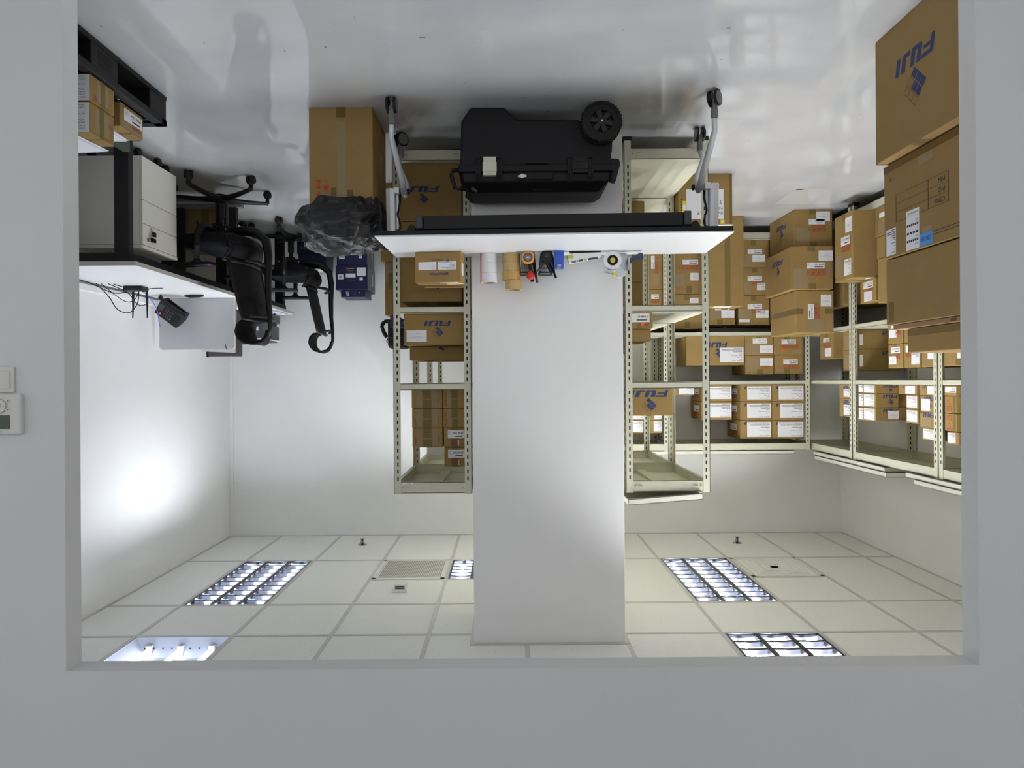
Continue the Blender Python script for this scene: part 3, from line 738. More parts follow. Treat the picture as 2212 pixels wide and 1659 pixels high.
t = st(1673, 1734, 768.5, 808, 'carton numbered JP068 3977 stacked next to the corner post of the back rack', [N_(1692, 1723, 778, 788, 'JP068 3977'), R_('sym', 1683, 1726, 789, 797, 5), R_('patch', 1676, 1698, 798, 804), R_('tape', 1694, 1706, 797, 807)], t, G)
G = 'flat cartons with large address sheets on the upper shelf of the back rack'
t = B2
for i, (b0, b1, s0, l) in enumerate(((830, 867, 1682, 'bottom'), (870, 907, 1685, 'middle'), (909, 948, 1680, 'top'))):
    t = st(1668, 1737, b0, b1, 'flat carton with address sheet, %s of the stack of three at the corner post' % l, [R_('logo', 1674, 1722, b0 + 3.5, b0 + 25), R_('sheet', s0, 1735.5, b0 + 4, b1 - 4)], t, G)
t = B2
for i, (b0, b1, l) in enumerate(((830, 867, 'bottom'), (870, 907, 'middle'), (909, 948, 'top'))):
    t = st(1599, 1667, b0, b1, 'flat carton with a white address sheet, %s of the second stack from the corner post' % l, [R_('logo', 1605.5, 1654, b0 + 3.5, b0 + 25), R_('sheet', 1614, 1665.5, b0 + 4, b1 - 4), ('no', 'S', .25, .42, .5, .35, 'JP'), ('sym', 'S', .25, .2, .5, .2, 3)], t, G)
t = B2
for i, (b0, b1, l) in enumerate(((830, 867, 'lower'), (869, 907, 'upper'))):
    t = st(1516, 1581, b0, b1, 'flat carton with a white address sheet, %s of the pair crossed by the rack post' % l, [R_('logo', 1532, 1572, b0 + 4, b0 + 25), R_('sheet', 1530, 1580, b0 + 4, b1 - 5), ('no', 'S', .25, .42, .5, .35, 'JP'), ('sym', 'S', .25, .2, .5, .2, 3)], t, G)
t = st(1453, 1500, 830, 854, 'small flat carton with an address sheet, alone beside the carton with the big cube logo', [R_('logo', 1459, 1490, 831.5, 846), R_('sheet', 1466, 1498, 832, 852)], B2, G)
t1 = st(1350, 1394, 830, 908, 'carton behind the carton with the big cube logo, against the pillar', [R_('sheet', 1360, 1391, 870, 905)], B2, G)
st(1350, 1390.5, 909.5, 936, 'small flat carton with address sheet above the big cube logo, next to the pillar', [R_('sheet', 1366, 1389, 911, 933), R_('sym', 1352, 1362, 915, 925, 1)], t1, G)
t1 = st(1395, 1430, 830, 908, 'carton between two rack posts behind the carton with the big cube logo', [R_('sheet', 1413, 1429, 880, 905)], B2, G)
st(1391.5, 1430, 909.5, 936, 'small flat carton with address sheet between two rack posts above the big cube logo', [R_('sheet', 1412, 1429.5, 911.5, 932)], t1, G)

# ------------------------------------------------------------------ on the floor before the racks
Xa, Xb = Xat(1530, 480, 6.2), Xat(1606, 480, 6.2)
ob = carton(Xb, Xa, 6.2, 6.44, 0.0, Zat(1600, 661, 6.2), 'tall plain carton with one vertical strip of tape standing on the floor', [('tape', 'F', .38, 0, .16, 1), ('white', 'T', .3, .15, .5, .4)], 'big cartons on the floor')
G = 'stack of three big cartons before the back rack'
c1 = carton(-2.79, -2.465, 5.975, 6.53, 0, .325, 'big carton numbered JP068 7434 on the floor, bottom of its stack', [('logo', 'S', .3, .34, .42, .42), ('no', 'F', .20, .60, .42, .14, 'JP068 7434'), ('note', 'F', .06, .68, .36, .26), ('sym', 'F', .16, .42, .5, .15, 4), ('patch', 'F', .58, .08, .36, .44), ('tape', 'F', .40, .0, .2, .12), ('tape', 'F', .44, .86, .16, .14), ('dot', 'F', .46, .32, .05, .05)], G)
c2 = carton(-2.775, -2.42, 5.92, 6.55, .327, .69, 'big carton numbered JP068 6557 with blue lettering on its side, middle of its stack', [('logo', 'S', .28, .38, .42, .42), ('no', 'F', .20, .48, .42, .14, 'JP068 6557'), ('note', 'F', .0, .66, .34, .24), ('sym', 'F', .16, .32, .5, .15, 4), ('patch', 'F', .60, .02, .34, .46), ('tape', 'F', .40, .0, .18, .14), ('tape', 'F', .42, .88, .18, .12), ('dot', 'F', .36, .2, .05, .05), ('text', 'F', .02, .38, .1, .1, '67', INKG)], G, rz=math.radians(1.5))
c3 = carton(-2.80, -2.475, 5.98, 6.55, .694, 1.055, 'big carton numbered JP068 7418 turned on its side, top of its stack', [('nov', 'F', .52, .32, .16, .36, 'JP068 7418'), ('symv', 'F', .38, .32, .13, .4, 4), ('note', 'F', .06, .62, .28, .28), ('patch', 'F', .27, .05, .45, .26), ('tape', 'F', .02, .44, .2, .13), ('tape', 'F', .80, .44, .2, .13), ('tape', 'S', 0, .44, 1, .13), ('patch', 'F', .1, .04, .1, .22)], G, m=CARD2)

# ------------------------------------------------------------------ cartons on the side rack (the wall side of the room)
def sbox(xf, xn, y0, y1, X, depth, label, decs, z0, group, yref='n', **k):
    """carton whose room-facing side spans photo x xf (far) .. xn (near) on the plane X"""
    Yf, Yn = YonX(xf, 850, X), YonX(xn, 850, X)
    z1 = Zat(xn, y1, Yn)
    carton(X - depth, X, Yn + .003, Yf - .003, z0, z1, label, decs, group, **k); return z1 + .002
G = 'cartons on the low shelf of the side rack'
carton(-3.15, -2.70, 5.44, 5.74, B0, .662, 'big carton numbered JP068 1128 standing out over the rack edge beside the tall post', [('note', 'S', .06, .70, .34, .22), ('no', 'S', .18, .52, .46, .13, 'JP068 1128'), ('sym', 'S', .12, .42, .55, .10, 5), ('patch', 'S', .55, .06, .42, .34), ('sheet', 'S', .1, .06, .38, .24), ('tape', 'S', .42, .9, .14, .1), ('dot', 'S', .24, .37, .05, .03), ('white', 'T', .3, .1, .4, .2)], G)
carton(-3.2, -2.866, 5.09, 5.432, B0 + .001, .36, 'small carton with a white number label beside the carton JP068 1128', [('no', 'S', .3, .62, .5, .16, 'JP068 1227'), ('patch', 'S', .5, .1, .35, .42), ('sym', 'S', .1, .46, .4, .1, 3), ('tape', 'S', .4, .85, .2, .15)], G)
carton(-3.2, -2.868, 5.09, 5.41, .362, .53, 'plain carton between two others on the low shelf, edge seen past the large table-printed carton', [('tape', 'S', .4, .6, .2, .4)], G)
carton(-3.2, -2.864, 5.08, 5.39, .532, .872, 'carton with red triangle mark at the edge of the large table-printed carton', [('tri', 'S', .3, .45, .2, .3), ('white', 'S', .1, .75, .2, .2), ('patch', 'S', .1, .1, .5, .3)], G)
carton(-3.12, -2.866, 5.42, 5.66, .664, .845, 'small carton numbered JP068 053 lying on top of the carton JP068 1128', [('no', 'S', .18, .60, .6, .3, 'JP068 053'), ('sym', 'S', .15, .46, .6, .13, 4), ('note', 'S', .25, .04, .5, .44), ('tape', 'S', .42, .86, .18, .14)], G)
carton(-3.3, -2.88, 5.96, 6.34, B0, .82, 'plain carton deep in the corner behind the carton JP068 1128', [('tape', 'F', .2, .7, .6, .08)], G)
G = 'cartons on the middle shelf of the side rack'
Y1 = YonX(1800, 750, -2.885); Y2 = YonX(1771, 750, -2.885)
carton(-3.2, -2.885, Y1, Y2, B1, 1.272, 'upright carton with number label and note, nearest the corner on the middle shelf', [('no', 'S', .28, .66, .46, .16, 'JP068 5881'), ('sym', 'S', .2, .46, .5, .15, 3), ('note', 'S', .15, .1, .46, .32), ('patch', 'S', .55, .1, .4, .4), ('tape', 'S', .4, .86, .2, .14)], G)
t = B1
for b1, l, nn in ((1.205, 'lower', ''), (1.385, 'upper', 'JP')):
    carton(-3.33, -2.925, 5.80, 6.08, t + .002, b1, '%s of two long flat cartons with blue lettering and note behind the rack post' % l, [('logo', 'F', .2, .28, .34, .62), ('note', 'F', .56 - .5, .12, .2, .6), ('note', 'F', .92, .2, .07, .55), ('patch', 'S', .4, .1, .5, .7)], G)
    t = b1
t = B1
def col(xf, xn, lab, rows, X=-2.872):
    t = B1
    Yf, Yn = YonX(xf, 750, X), YonX(xn, 750, X)
    for (z1, l, decs) in rows:
        carton(X - .33, X, Yn + .004, Yf - .004, t, z1, l, decs, G); t = z1 + .002
col(1918, 1951, '', [(1.195, 'small carton with a torn white label, lower one right under the plain taped box', [('no', 'S', .3, .74, .5, .24, 'JP068 7'), ('white', 'S', .42, .30, .5, .4), ('sym', 'S', .15, .42, .35, .2, 2), ('dot', 'S', .3, .4, .06, .08), ('text', 'S', .08, .3, .1, .12, '47', INKG)]),
                     (1.375, 'small carton numbered JP068 415 stacked on the carton with a torn label', [('no', 'S', .2, .62, .6, .26, 'JP068 415'), ('sym', 'S', .2, .38, .3, .2, 2), ('note', 'S', .44, .16, .5, .34), ('tape', 'S', .42, .88, .2, .12)])])
col(1952.5, 1988, '', [(1.195, 'small carton with a white label, second along the middle shelf', [('white', 'S', .1, .2, .3, .6), ('tri', 'S', .6, .4, .2, .5)]),
                       (1.375, 'small carton with an address sheet, second along the middle shelf, upper one', [('no', 'S', .6, .62, .3, .26, 'JP0'), ('sym', 'S', .5, .42, .4, .2, 2), ('sheet', 'S', .04, .12, .5, .5)])])
col(1990, 2018, '', [(1.195, 'carton hidden under the flattened boxes, third along the middle shelf', [('tape', 'S', .4, .3, .2, .6)]),
                     (1.375, 'small carton with a grey note, just before the near rack post', [('note', 'S', .0, .3, .5, .6), ('sym', 'S', .55, .6, .3, .2, 2)])])
carton(-3.2, -2.872, 4.25, 4.62, B1, 1.215, 'carton under another past the near rack post, hidden by the flattened boxes', [('tape', 'S', .4, .6, .2, .4)], G)
carton(-3.2, -2.872, 4.25, 4.62, 1.217, 1.372, 'small carton with an address sheet, past the near rack post', [('sheet', 'S', .05, .3, .5, .6), ('sym', 'S', .6, .62, .3, .2, 2), ('tape', 'S', .4, .02, .2, .26)], G)
G = 'cartons on the upper shelf of the side rack'
t = B2
for z1, l in ((1.617, 'lower'), (1.775, 'upper')):
    carton(-3.25, -2.90, 5.895, 6.1, t, z1, '%s of two cartons with blue letters past the rack post near the corner' % l, [('logo', 'S', .04, .1, .62, .8), ('sheet', 'S', .02, .1, .6, .55)], G); t = z1 + .002
t = B2
for z1, l in ((1.565, 'bottom'), (1.68, 'middle'), (1.79, 'top')):
    carton(-3.25, -2.885, 5.65, 5.742, t, z1, 'flat carton with an address sheet, %s of the stack just inside the rack post' % l, [('sheet', 'S', .08, .08, .84, .84)], G, m=CARD3); t = z1 + .002
t = B2
for z1, l in ((1.568, 'bottom'), (1.678, 'middle'), (1.786, 'top')):
    carton(-3.055, -2.875, 5.455, 5.645, t, z1, 'flat carton with blue lettering and cube logo facing the camera, %s of three' % l, [('sheet', 'S', .08, .08, .84, .84), ('logo', 'F', .04, .1, .66, .82)] + ([('note', 'F', .0, .18, .46, .6)] if l == 'top' else []), G); t = z1 + .002
def cell(xf, xn, z0, z1, l, decs, X=-2.872, m=None, dp=.3):
    Yf, Yn = YonX(xf, 860, X), YonX(xn, 860, X)
    carton(X - dp, X, Yn + .003, Yf - .003, z0, z1, l, decs, G, m=m)
cell(1941, 1981, B2, 1.566, 'carton with blue letters and a square note, lowest beside the three cube-logo cartons', [('logo', 'S', .1, .1, .66, .85), ('note', 'S', .1, .08, .52, .84)])
cell(1956, 1984, 1.568, 1.668, 'small carton with a wide address sheet, second from the bottom beside the cube-logo cartons', [('sheet', 'S', .1, .1, .8, .8)], X=-2.885, m=CARD3)
cell(1956, 1984, 1.67, 1.772, 'small carton with a wide address sheet, top of the stack beside the cube-logo cartons', [('sheet', 'S', .1, .12, .8, .78)], X=-2.885, m=CARD3)
cell(1985.5, 2019, B2, 1.569, 'carton with blue letters and a square note, lowest beside the near rack post', [('logo', 'S', .1, .1, .7, .85), ('note', 'S', -.0, .1, .45, .84)])
cell(1987, 2019, 1.571, 1.684, 'carton with a square handwritten note, middle of the stack beside the near rack post', [('logo', 'S', .0, .1, .75, .85), ('note', 'S', .3, .1, .6, .7)])
cell(1986, 2019, 1.686, 1.79, 'carton with a bare torn patch under its blue lettering, beside the near rack post', [('logo', 'S', .0, .1, .8, .85), ('patch', 'S', .22, .08, .72, .6)])
carton(-3.22, -2.885, 4.69, 4.86, 1.792, 1.875, 'flat carton with an address sheet, topmost of the stack beside the near rack post', [('sheet', 'S', .2, .1, .7, .8)], G, m=CARD3)
carton(-3.22, -2.885, 4.47, 4.585, 1.80, 1.88, 'flat carton with an address sheet on top of the carton with the red triangle mark', [('sheet', 'S', .25, .1, .7, .8)], G, m=CARD3)
t = B2
for z1, l, d in ((1.565, 'carton numbered 7915 past the near rack post, bottom of its stack', [('no', 'S', .0, .3, .95, .55, '7915')]),
                 (1.678, 'carton with red arrow marks past the near rack post, middle of its stack', [('sym', 'S', .4, .12, .4, .3, 1), ('tape', 'S', .05, .0, .25, 1), ('text', 'S', .45, .5, .3, .36, 'T4', INKR)]),
                 (1.795, 'carton with red triangle mark past the near rack post, top of its stack', [('tri', 'S', .4, .1, .4, .8), ('tape', 'S', .05, .0, .25, 1)])):
    carton(-3.2, -2.872, 4.47, 4.588, t, z1, l, d, G); t = z1 + .003

# ------------------------------------------------------------------ rack beside the pillar
G = 'cartons in the rack beside the pillar'
RX = (-1.14, -.712)
fbox(1351, 1453, 837, 898, 4.215, .4, 'carton with big blue lettering and a blue cube logo beside the pillar', [R_('logo', 1356, 1444, 841, 893)], z0=B2, group=G, clampx=RX, name='cardboard_box')
t = fbox(1351, 1410, 672, 710, 4.215, .4, 'carton numbered JP068 6 with an orange sticker, beside the pillar', [N_(1353, 1403, 675, 695, 'JP068 61'), R_('dot', 1385, 1392, 695, 703), R_('sym', 1391, 1402, 695, 704, 2), R_('tape', 1375, 1386, 696, 709)], z0=B1, group=G, clampx=RX)
z1 = Zat(1380, 710, 4.215) + .001
t = fbox(1351, 1406, 710, 737, 4.235, .38, 'carton lying on the one with the orange sticker, beside the pillar', [], z0=z1, group=G, clampx=RX, m=CARD3)
z1 = Zat(1380, 737, 4.235) + .001
fbox(1351, 1361, 737, 762, 4.25, .36, 'narrow carton end showing between the pillar and the rack post', [R_('sym', 1352, 1358, 745, 755, 1)], z0=z1, group=G, clampx=RX, m=CARD3)
t = carton(-1.02, -.72, 5.14, 5.5, B0, .46, 'carton with blue letters IN low behind the empty bottom shelf', [('text', 'F', .30, .46, .13, .1, 'N', INKB, .02), ('text', 'F', .78, .46, .18, .1, 'IN', INKB, .02)], G, m=CARD)
carton(-1.0, -.72, 5.14, 5.5, .462, .73, 'plain carton with clear tape above the carton with the letters IN', [('patch', 'F', .5, .3, .5, .7)], G, m=CARD3)
carton(-1.0, -.72, 5.14, 5.5, .732, .96, 'plain brown carton just under the shelf edge, seen past the blue-handled tape gun', [], G, m=CARD)
# ------------------------------------------------------------------ rack with the tag, behind the table
G = 'cartons in the tagged rack behind the table'
LX = (.236, .64)
f1 = fbox(862, 997, 338, 478, 4.215, .45, 'large carton with dark blue cube logo on the lowest rack shelf under the table', [R_('logo', 868, 948, 393, 441)], z0=B0, group=G, clampx=(.24, .635))
z1 = Zat(930, 478, 4.215) + .002
fbox(862, 997, 479.5, 652, 4.215, .45, 'large plain carton rising behind the servo carton on the table', [R_('logo', 897, 976, 578, 632)], z0=z1, group=G, clampx=(.24, .635))
MB().box(.27, .60, 4.225, 4.5, Zat(930, 652, 4.215) + .002, Zat(930, 652, 4.215) + .016, INKR).build('x', None) if False else None
f3 = fbox(872, 1003, 677, 745, 4.215, .45, 'carton with blue lettering, cube logo and a handwritten note on the shelf above the table', [R_('logo', 914, 974, 692, 731), R_('note', 878, 921.5, 713, 738.5)], z0=B1, group=G, clampx=(.236, .62))
z1 = Zat(930, 745, 4.215) + .002
fbox(885, 1003, 746, 778, 4.36, .36, 'carton lying behind and above the one with the handwritten note', [R_('logo', 925, 985, 728, 760)] if False else [R_('ink', 948, 956, 748, 752, INKB), R_('ink', 953, 960, 751, 755, INKB)], z0=z1, group=G, clampx=(.236, .61))
ZS = B2; YS = 4.62
for j, (a0, a1, n, tx) in enumerate(((889, 955.5, 3, ''), (957, 1016, 4, ''))):
    for i in range(n):
        who = ('bottom', 'second', 'third', 'topmost')[i]
        b0, b1 = 843.5 + i * 42.2, 884.7 + i * 42.2
        x1, x0 = Xat(a0 + j * 0 + i * .6, 860, YS), Xat(a1, 860, YS)
        D = [('tape', 'F', .36, .0, .28, .42), ('tape', 'F', .37, .5, .27, .5), ('patch', 'F', .66, .05, .2, .9), ('patch', 'F', .14, .1, .2, .85), ('ink', 'F', .88, .14, .02, .36, INKR), ('ink', 'F', .13, .18, .025, .36, INKR)]
        if j == 1: D = [('patch', 'F', .62, .05, .2, .9), ('tape', 'F', .34, 0, .27, .46), ('tape', 'F', .36, .5, .27, .5), ('sym', 'F', .82, .14, .12, .3, 1), ('text', 'F', .84, .6, .1, .22, 'ID', INKR)]
        L = 'small taped carton with red marks, %s of the outer stack on the upper rack shelf' % who if j == 0 else 'small taped carton with red side marks, %s of the stack beside the inner rack post' % who
        if j == 1 and i >= 2:
            num = ('JP068 5066', 'JP064 7455')[i - 2]
            L = 'small carton numbered %s on the upper rack shelf' % num
            D = [('tape', 'F', .36, .0, .28, .5), ('tape', 'F', .36, .82, .28, .18), ('no', 'F', .06, .46, .76, .42, num), ('sym', 'F', .3, .16, .4, .26, 3), ('patch', 'F', .72, .1, .2, .3), ('white', 'F', .3, .1, .07, .26)]
        carton(max(x0, .275 if j else .40), x1, YS, YS + .33, B2 + i * .1292, B2 + i * .1292 + .127, L, D, G, m=CARD2)
G = 'cartons in the second tagged-side rack'
carton(.44, .60, 5.2, 5.5, B2, 2.0, 'white box with small black marks behind the taped cartons on the upper shelf', [('ink', 'F', .55, .95, .06, .012), ('ink', 'F', .45, .955, .1, .016), ('ink', 'F', .0, .92, .5, .008, INKG), ('ink', 'F', .0, .86, .45, .045, INKG)], None, m=WHITEP, seam=False, name='white_box')
G = 'cartons behind the rack beside the navy boxes'
carton(.715, .915, 5.10, 5.5, 0, .575, 'plain carton on the floor between the navy boxes and the tagged rack', [('ink', 'T', .1, .05, .6, .12, INKR), ('white', 'T', .1, .2, .6, .14)], G)
carton(.712, .885, 5.10, 5.5, .577, .965, 'carton with shiny tape on its upper half, under the black shoulder bag', [('patch', 'F', .0, .02 + .6, 1, .36), ('tape', 'F', .55, .3 + .2, .3, .3)], G)
ob = carton(.70, .85, 5.10, 5.24, .967, 1.055, 'small navy and purple printed box on the carton under the shoulder bag', [('text', 'F', .55, .3, .2, .4, 'K', PAPER), ('ink', 'F', .1, .5, .25, .2, ORPL), ('ink', 'F', .0, .0, 1, .25, mat('purple_print', (64, 48, 170), .5))], None, m=NAVY, seam=False, flip=False, name='printed_box')

# ------------------------------------------------------------------ large cartons at the opening
G = 'large cartons stacked at the edge of the opening'
XB = -1.603
carton(-2.2, XB, 2.435, 3.026, 0.0, .528, 'huge carton on the floor at the opening edge with blue lettering and cube logo', [('logo', 'S', .28, .29, .47, .44), ('tape', 'T', .0, .97, 1, .03)], G, m=CARD3, flip=False)
XB2 = -1.648
carton(-2.2, XB2, 2.44, 3.045, .535, .935, 'large carton printed with a P/N, P/O, CTN# table, on the huge lettered carton', [('btape', 'S', 0, .0, 1, .075), ('patch', 'S', .42, .0, .16, .17), ('tab', 'S', .264, .355, .581, .285, ('CTN#', 'P/O', 'P/N')), ('lines', 'S', .573, .58, .149, .40, ('||||| |||', '------', '|||||||', '----', '|||', '------', '||||||||', '', 'NOKIA 8.8.8')), ('sheet', 'S', .85, .69, .12, .28), ('blue', 'S', .43, .86, .138, .12, 'DEN1540'), ('ink', 'S', .0, .87, .42, .006), ('ink', 'S', .0, .90, .42, .006), ('patch', 'S', .44, .8, .1, .06), ('ink', 'S', .9, .15, .03, .03, INKO)], G, m=CARD3, flip=False)
carton(-2.2, XB2 - .004, 2.45, 3.04, .94, 1.222, 'plain closed carton on top of the carton with the printed table', [('btape', 'S', .9, .05, .06, .3), ('patch', 'S', .02, .35, .04, .08)], G, m=CARD3)
carton(-2.15, -1.655, 2.43, 2.99, 1.224, 1.243, 'thin flattened box with a reddish edge on top of the plain closed carton', [('ink', 'S', .25, .2, .06, .6, INKO)], G, m=mat('reddish_card', (150, 118, 88), .8), seam=False, name='flattened_box')
carton(-2.1, -1.672, 2.52, 2.915, 1.245, 1.345, 'short open-ended brown box topmost of the pile at the opening edge', [('tape', 'S', .0, .70, 1, .24)], G, m=CARD2, seam=False)
ob = carton(-2.1, -1.68, 2.44, 2.517, 1.245, 1.343, 'bundle of folded brown corrugated sheets beside the topmost box at the opening edge', [('ink', 'S', .2, 0, .05, 1, INKO), ('ink', 'S', .5, 0, .05, 1, INKO), ('ink', 'S', .8, 0, .05, 1, INKO)], G, m=CARD, seam=False, name='folded_cardboard')

# ------------------------------------------------------------------ carton with the white sheet behind the table end
YC = 4.92
ob = fbox(1447, 1582, 375, 485, YC, .33, 'brown carton with a large white paper sheet and yellow hazard tape on the floor', [R_('white', 1467, 1560, 409, 473), R_('text', 1538, 1556, 433, 440, 'T'), R_('text', 1497, 1557, 447, 454, 'ND CROP'), R_('text', 1490, 1557, 457, 464, 'IN- S  CABLE'), R_('btape', 1575, 1581, 376, 484), R_('yel', 1457, 1466, 434, 462), R_('yel', 1552, 1562, 474, 484)], z0=0, group='big cartons on the floor', clampx=(-1.62, -1.214))
fs = faces_of(-1.62, -1.214, YC, YC + .33, 0, Zat(1500, 485, YC))
mb = MB(); decal(mb, fs['T'], .03, .05, .5, .7, PAPER, .001); mb.build('paper_sheet', ob, org=ORG[ob.name])
mb = MB()
for k in range(5): decal(mb, faces_of(-1.62, -1.214, YC, YC + .33, 0, .4)['F'], .93 - .0, .45 + k * .045, .02, .022, INK, .0016)
mb.build('hazard_stripe', ob)
# ------------------------------------------------------------------ white flip-top table on castors
TCX, TCY, TZ0 = -.245, 3.79, .72
TR = math.radians(2.0)
tb = thing('flip_top_table', (TCX, TCY, 0), 'long white folding table on grey castors before the pillar', 'table', rz=TR, local=True)
MB().box(-.9, .9, -.29, .29, TZ0 - .010, TZ0, TOPW).build('tabletop', tb, bevel=.003)
MB().box(-.897, .897, -.287, .287, TZ0 - .034, TZ0 - .0105, BLACKM).build('under_panel', tb, bevel=.003)
mp = MB().box(-.655, .655, -.262, -.205, .608, .676, BLACK).build('folded_modesty_panel', tb, bevel=.004)
for s in (-1, 1): MB().box(s * .66, s * .695, -.265, -.2, .602, .672, DGREY).build('end_cap', mp, bevel=.004)
for s in (-1, 1):
    m = MB(); m.prism([(s * .70, -.235, .686), (s * .70, -.235, .66), (s * .715, -.235, .645), (s * .73, -.235, .645), (s * .755, -.235, .686)], (0, .05, 0), BLACK)
    m.box(s * .60, s * .86, -.06, .06, .672, .687, BLACK)
    m.build('hinge_bracket', tb, bevel=.002)
for s in (-1, 1):
    xu = s * .872
    m = MB()
    P = [(-.024, -.03), (.0, -.036), (.024, -.03), (.024, .03), (0, .036), (-.024, .03)]
    m.prism([(xu + a + s * .012 * 0, b, .40) for a, b in P], (s * -.006, 0, .288), ALU)
    lg = m.build('leg_column', tb, bevel=.004)
    MB().box(xu - .034, xu + .03, -.042, .042, .676, .687, WHITEP).build('mounting_plate', lg, bevel=.002)
    m = MB(); xi = xu - s * .05
    m.box(min(xu - s * .02, xi), max(xu - s * .02, xi), -.03, .03, .395, .43, ALU)
    m.tube([(xu - s * .034, -.0, .41), (xu - s * .034, -.0, .62)], .009, ALU, n=8)
    m.lathe([(.016, -.0), (.016, .012), (.006, .016)], BLACK, (xu - s * .10, -.0, .415), axis='x', n=14)
    m.build('pivot_bracket', tb, bevel=.002)
    cb = MB(); pts = [(xu - s * .046, .012, .42), (xu - s * .05, .0, .47), (xu - s * .038, -.01, .54), (xu - s * .05, .01, .60), (xu - s * .02, .0, .68)]
    cb.tube(pts, .006, BLACK, n=6); cb.build('release_cable', tb)
    for k, yy in enumerate((-.255, .26)):
        xf = s * .815 if k == 0 else s * .865
        m = MB()
        m.tube([(xu - s * .075, (-.012 if k == 0 else .012), .425), (xu - s * .072, yy * .3, .36), (xf + s * .01, yy * .85, .19), (xf, yy, .135)], [.022, .0215, .018, .017], ALU, n=12, flat=.8)
        le = m.build('leg', tb, smooth=True)
        m = MB(); m.tube([(xf, yy, .138), (xf, yy, .088)], [.0185, .0165], GREYPL, n=14)
        m.box(xf - .012, xf + .012, yy - .016, yy + .016, .045, .095, GREYPL)
        ca = m.build('caster_stem', le, bevel=.003)
        an = math.radians(40 if (s < 0) == (k == 0) else -4) if s < 0 else math.radians(2 if k == 0 else 42)
        R = Matrix.Translation((xf, yy, .04)) @ Matrix.Rotation(an, 4, 'Z')
        m = MB()
        for sg in (-1, 1):
            m.lathe([(.0, sg * .027), (.033, sg * .026), (.034, sg * .025)], MGREY, axis='x', n=28, M=R)
            m.lathe([(.034, sg * .026), (.040, sg * .023), (.040, sg * .013), (.030, sg * .011), (0, sg * .010)], BLACK, axis='x', n=28, M=R)
        m.build('caster_wheel', le, smooth=False)

# ------------------------------------------------------------------ things on the table
TT = TZ0 + .001
c = carton(.245, .508, 3.925, 4.035, TT, .894, 'brown carton printed SERVOPACK with two white labels, standing on the table', [('text', 'F', .27, .68, .43, .085, 'SERVOPACK', INKB, .015),
    ('white', 'F', .10, .33, .40, .26), ('white', 'F', .535, .33, .39, .26), ('text', 'F', .385, .24, .25, .075, 'YASKAWA', INKB), ('text', 'F', .12, .535, .27, .035, '500 3A 00423.2', INK), ('ink', 'F', .12, .51, .30, .012), ('text', 'F', .12, .45, .16, .045, '- 676 1', INK), ('ink', 'F', .12, .43, .15, .012), ('text', 'F', .12, .395, .22, .025, '9-01-33-8-10', INKG), ('ink', 'F', .19, .35, .3, .018, INKG),
    ('ink', 'F', .56, .56, .06, .01), ('ink', 'F', .56, .50, .10, .01, INKG), ('ink', 'F', .56, .45, .06, .01, INKG), ('ink', 'F', .56, .40, .08, .01, INKG), ('white', 'T', .08, .12, .4, .26), ('yel', 'T', .0, .45, .36, .4), ('white', 'N', .35, .35, .45, .4), ('patch', 'N', .3, .0, .2, .3)], 'cartons on the white table', m=CARD2, rz=math.radians(7), flip=False)
mb = MB(); fs = faces_of(.245, .508, 3.925, 4.035, TT, .894)
poly(mb, fs['F'], [(.26, .335), (.325, .335), (.275, .25)][::-1], INKB); mb.build('logo_print', c)
carton(.25, .475, 4.06, 4.08, TT, .905, 'thin brown carton standing behind the carton printed SERVOPACK', [], 'cartons on the white table', m=CARD2, seam=False)
def roll(cx, cy, z, r, ri, h, mt_, label, group, stripe=False, dz=0):
    m = MB(); m.lathe([(ri + .003, 0), (r - .001, 0), (r, .001), (r, h - .001), (r - .001, h), (ri + .003, h), (ri + .003, 0)], mt_, (cx, cy, z), n=40)
    o = m.build('tape_roll', org=(cx, cy, z), smooth=False); tag(o, label, 'tape roll', group)
    MB().lathe([(ri, -.0003), (ri + .0035, -.0003), (ri + .0035, h + .0003), (ri, h + .0003), (ri, -.0003)], KRAFT, (cx, cy, z), n=32).build('core', o)
    if stripe:
        q = MB(); q.box(cx + r - .006, cx + r + .0004, cy - .022, cy - .012, z, z + h, INKRB); q.build('red_tab', o)
    return o
wx, wy = Xat(1056, 560, 4.02), 4.02
for i in range(3):
    o = roll(wx, wy, TT + i * .0552, .048, .036, .0545, TAPEC, 'white tape roll, %s of the stack of three with a red tab edge' % ('bottom', 'middle', 'top')[i], 'white tape rolls', stripe=True)
q = MB()
for k in range(10):
    a = k * .6; q.box(wx + .042 * math.cos(a) - .004, wx + .042 * math.cos(a) + .004, wy + .042 * math.sin(a) - .003, wy + .042 * math.sin(a) + .003, TT + 2 * .0552 + .0545, TT + 2 * .0552 + .055, INKRB if k % 2 else INKB)
q.build('core_print', o)
bx, by = Xat(1105, 560, 4.02), 4.02
for i in range(3):
    roll(bx + (.002, 0, .002)[i], by, TT + i * .0502, .051, .038, .0498, (TAPET, TAPET, TAPET2)[i], 'brown tape roll, %s in the stack of four' % ('lowest', 'second', 'third')[i], 'brown tape rolls')
roll(bx - .012, by + .004, TT + 3 * .0502, .049, .038, .055, TAPET, 'brown tape roll set askew on top of the stack of four', 'brown tape rolls')
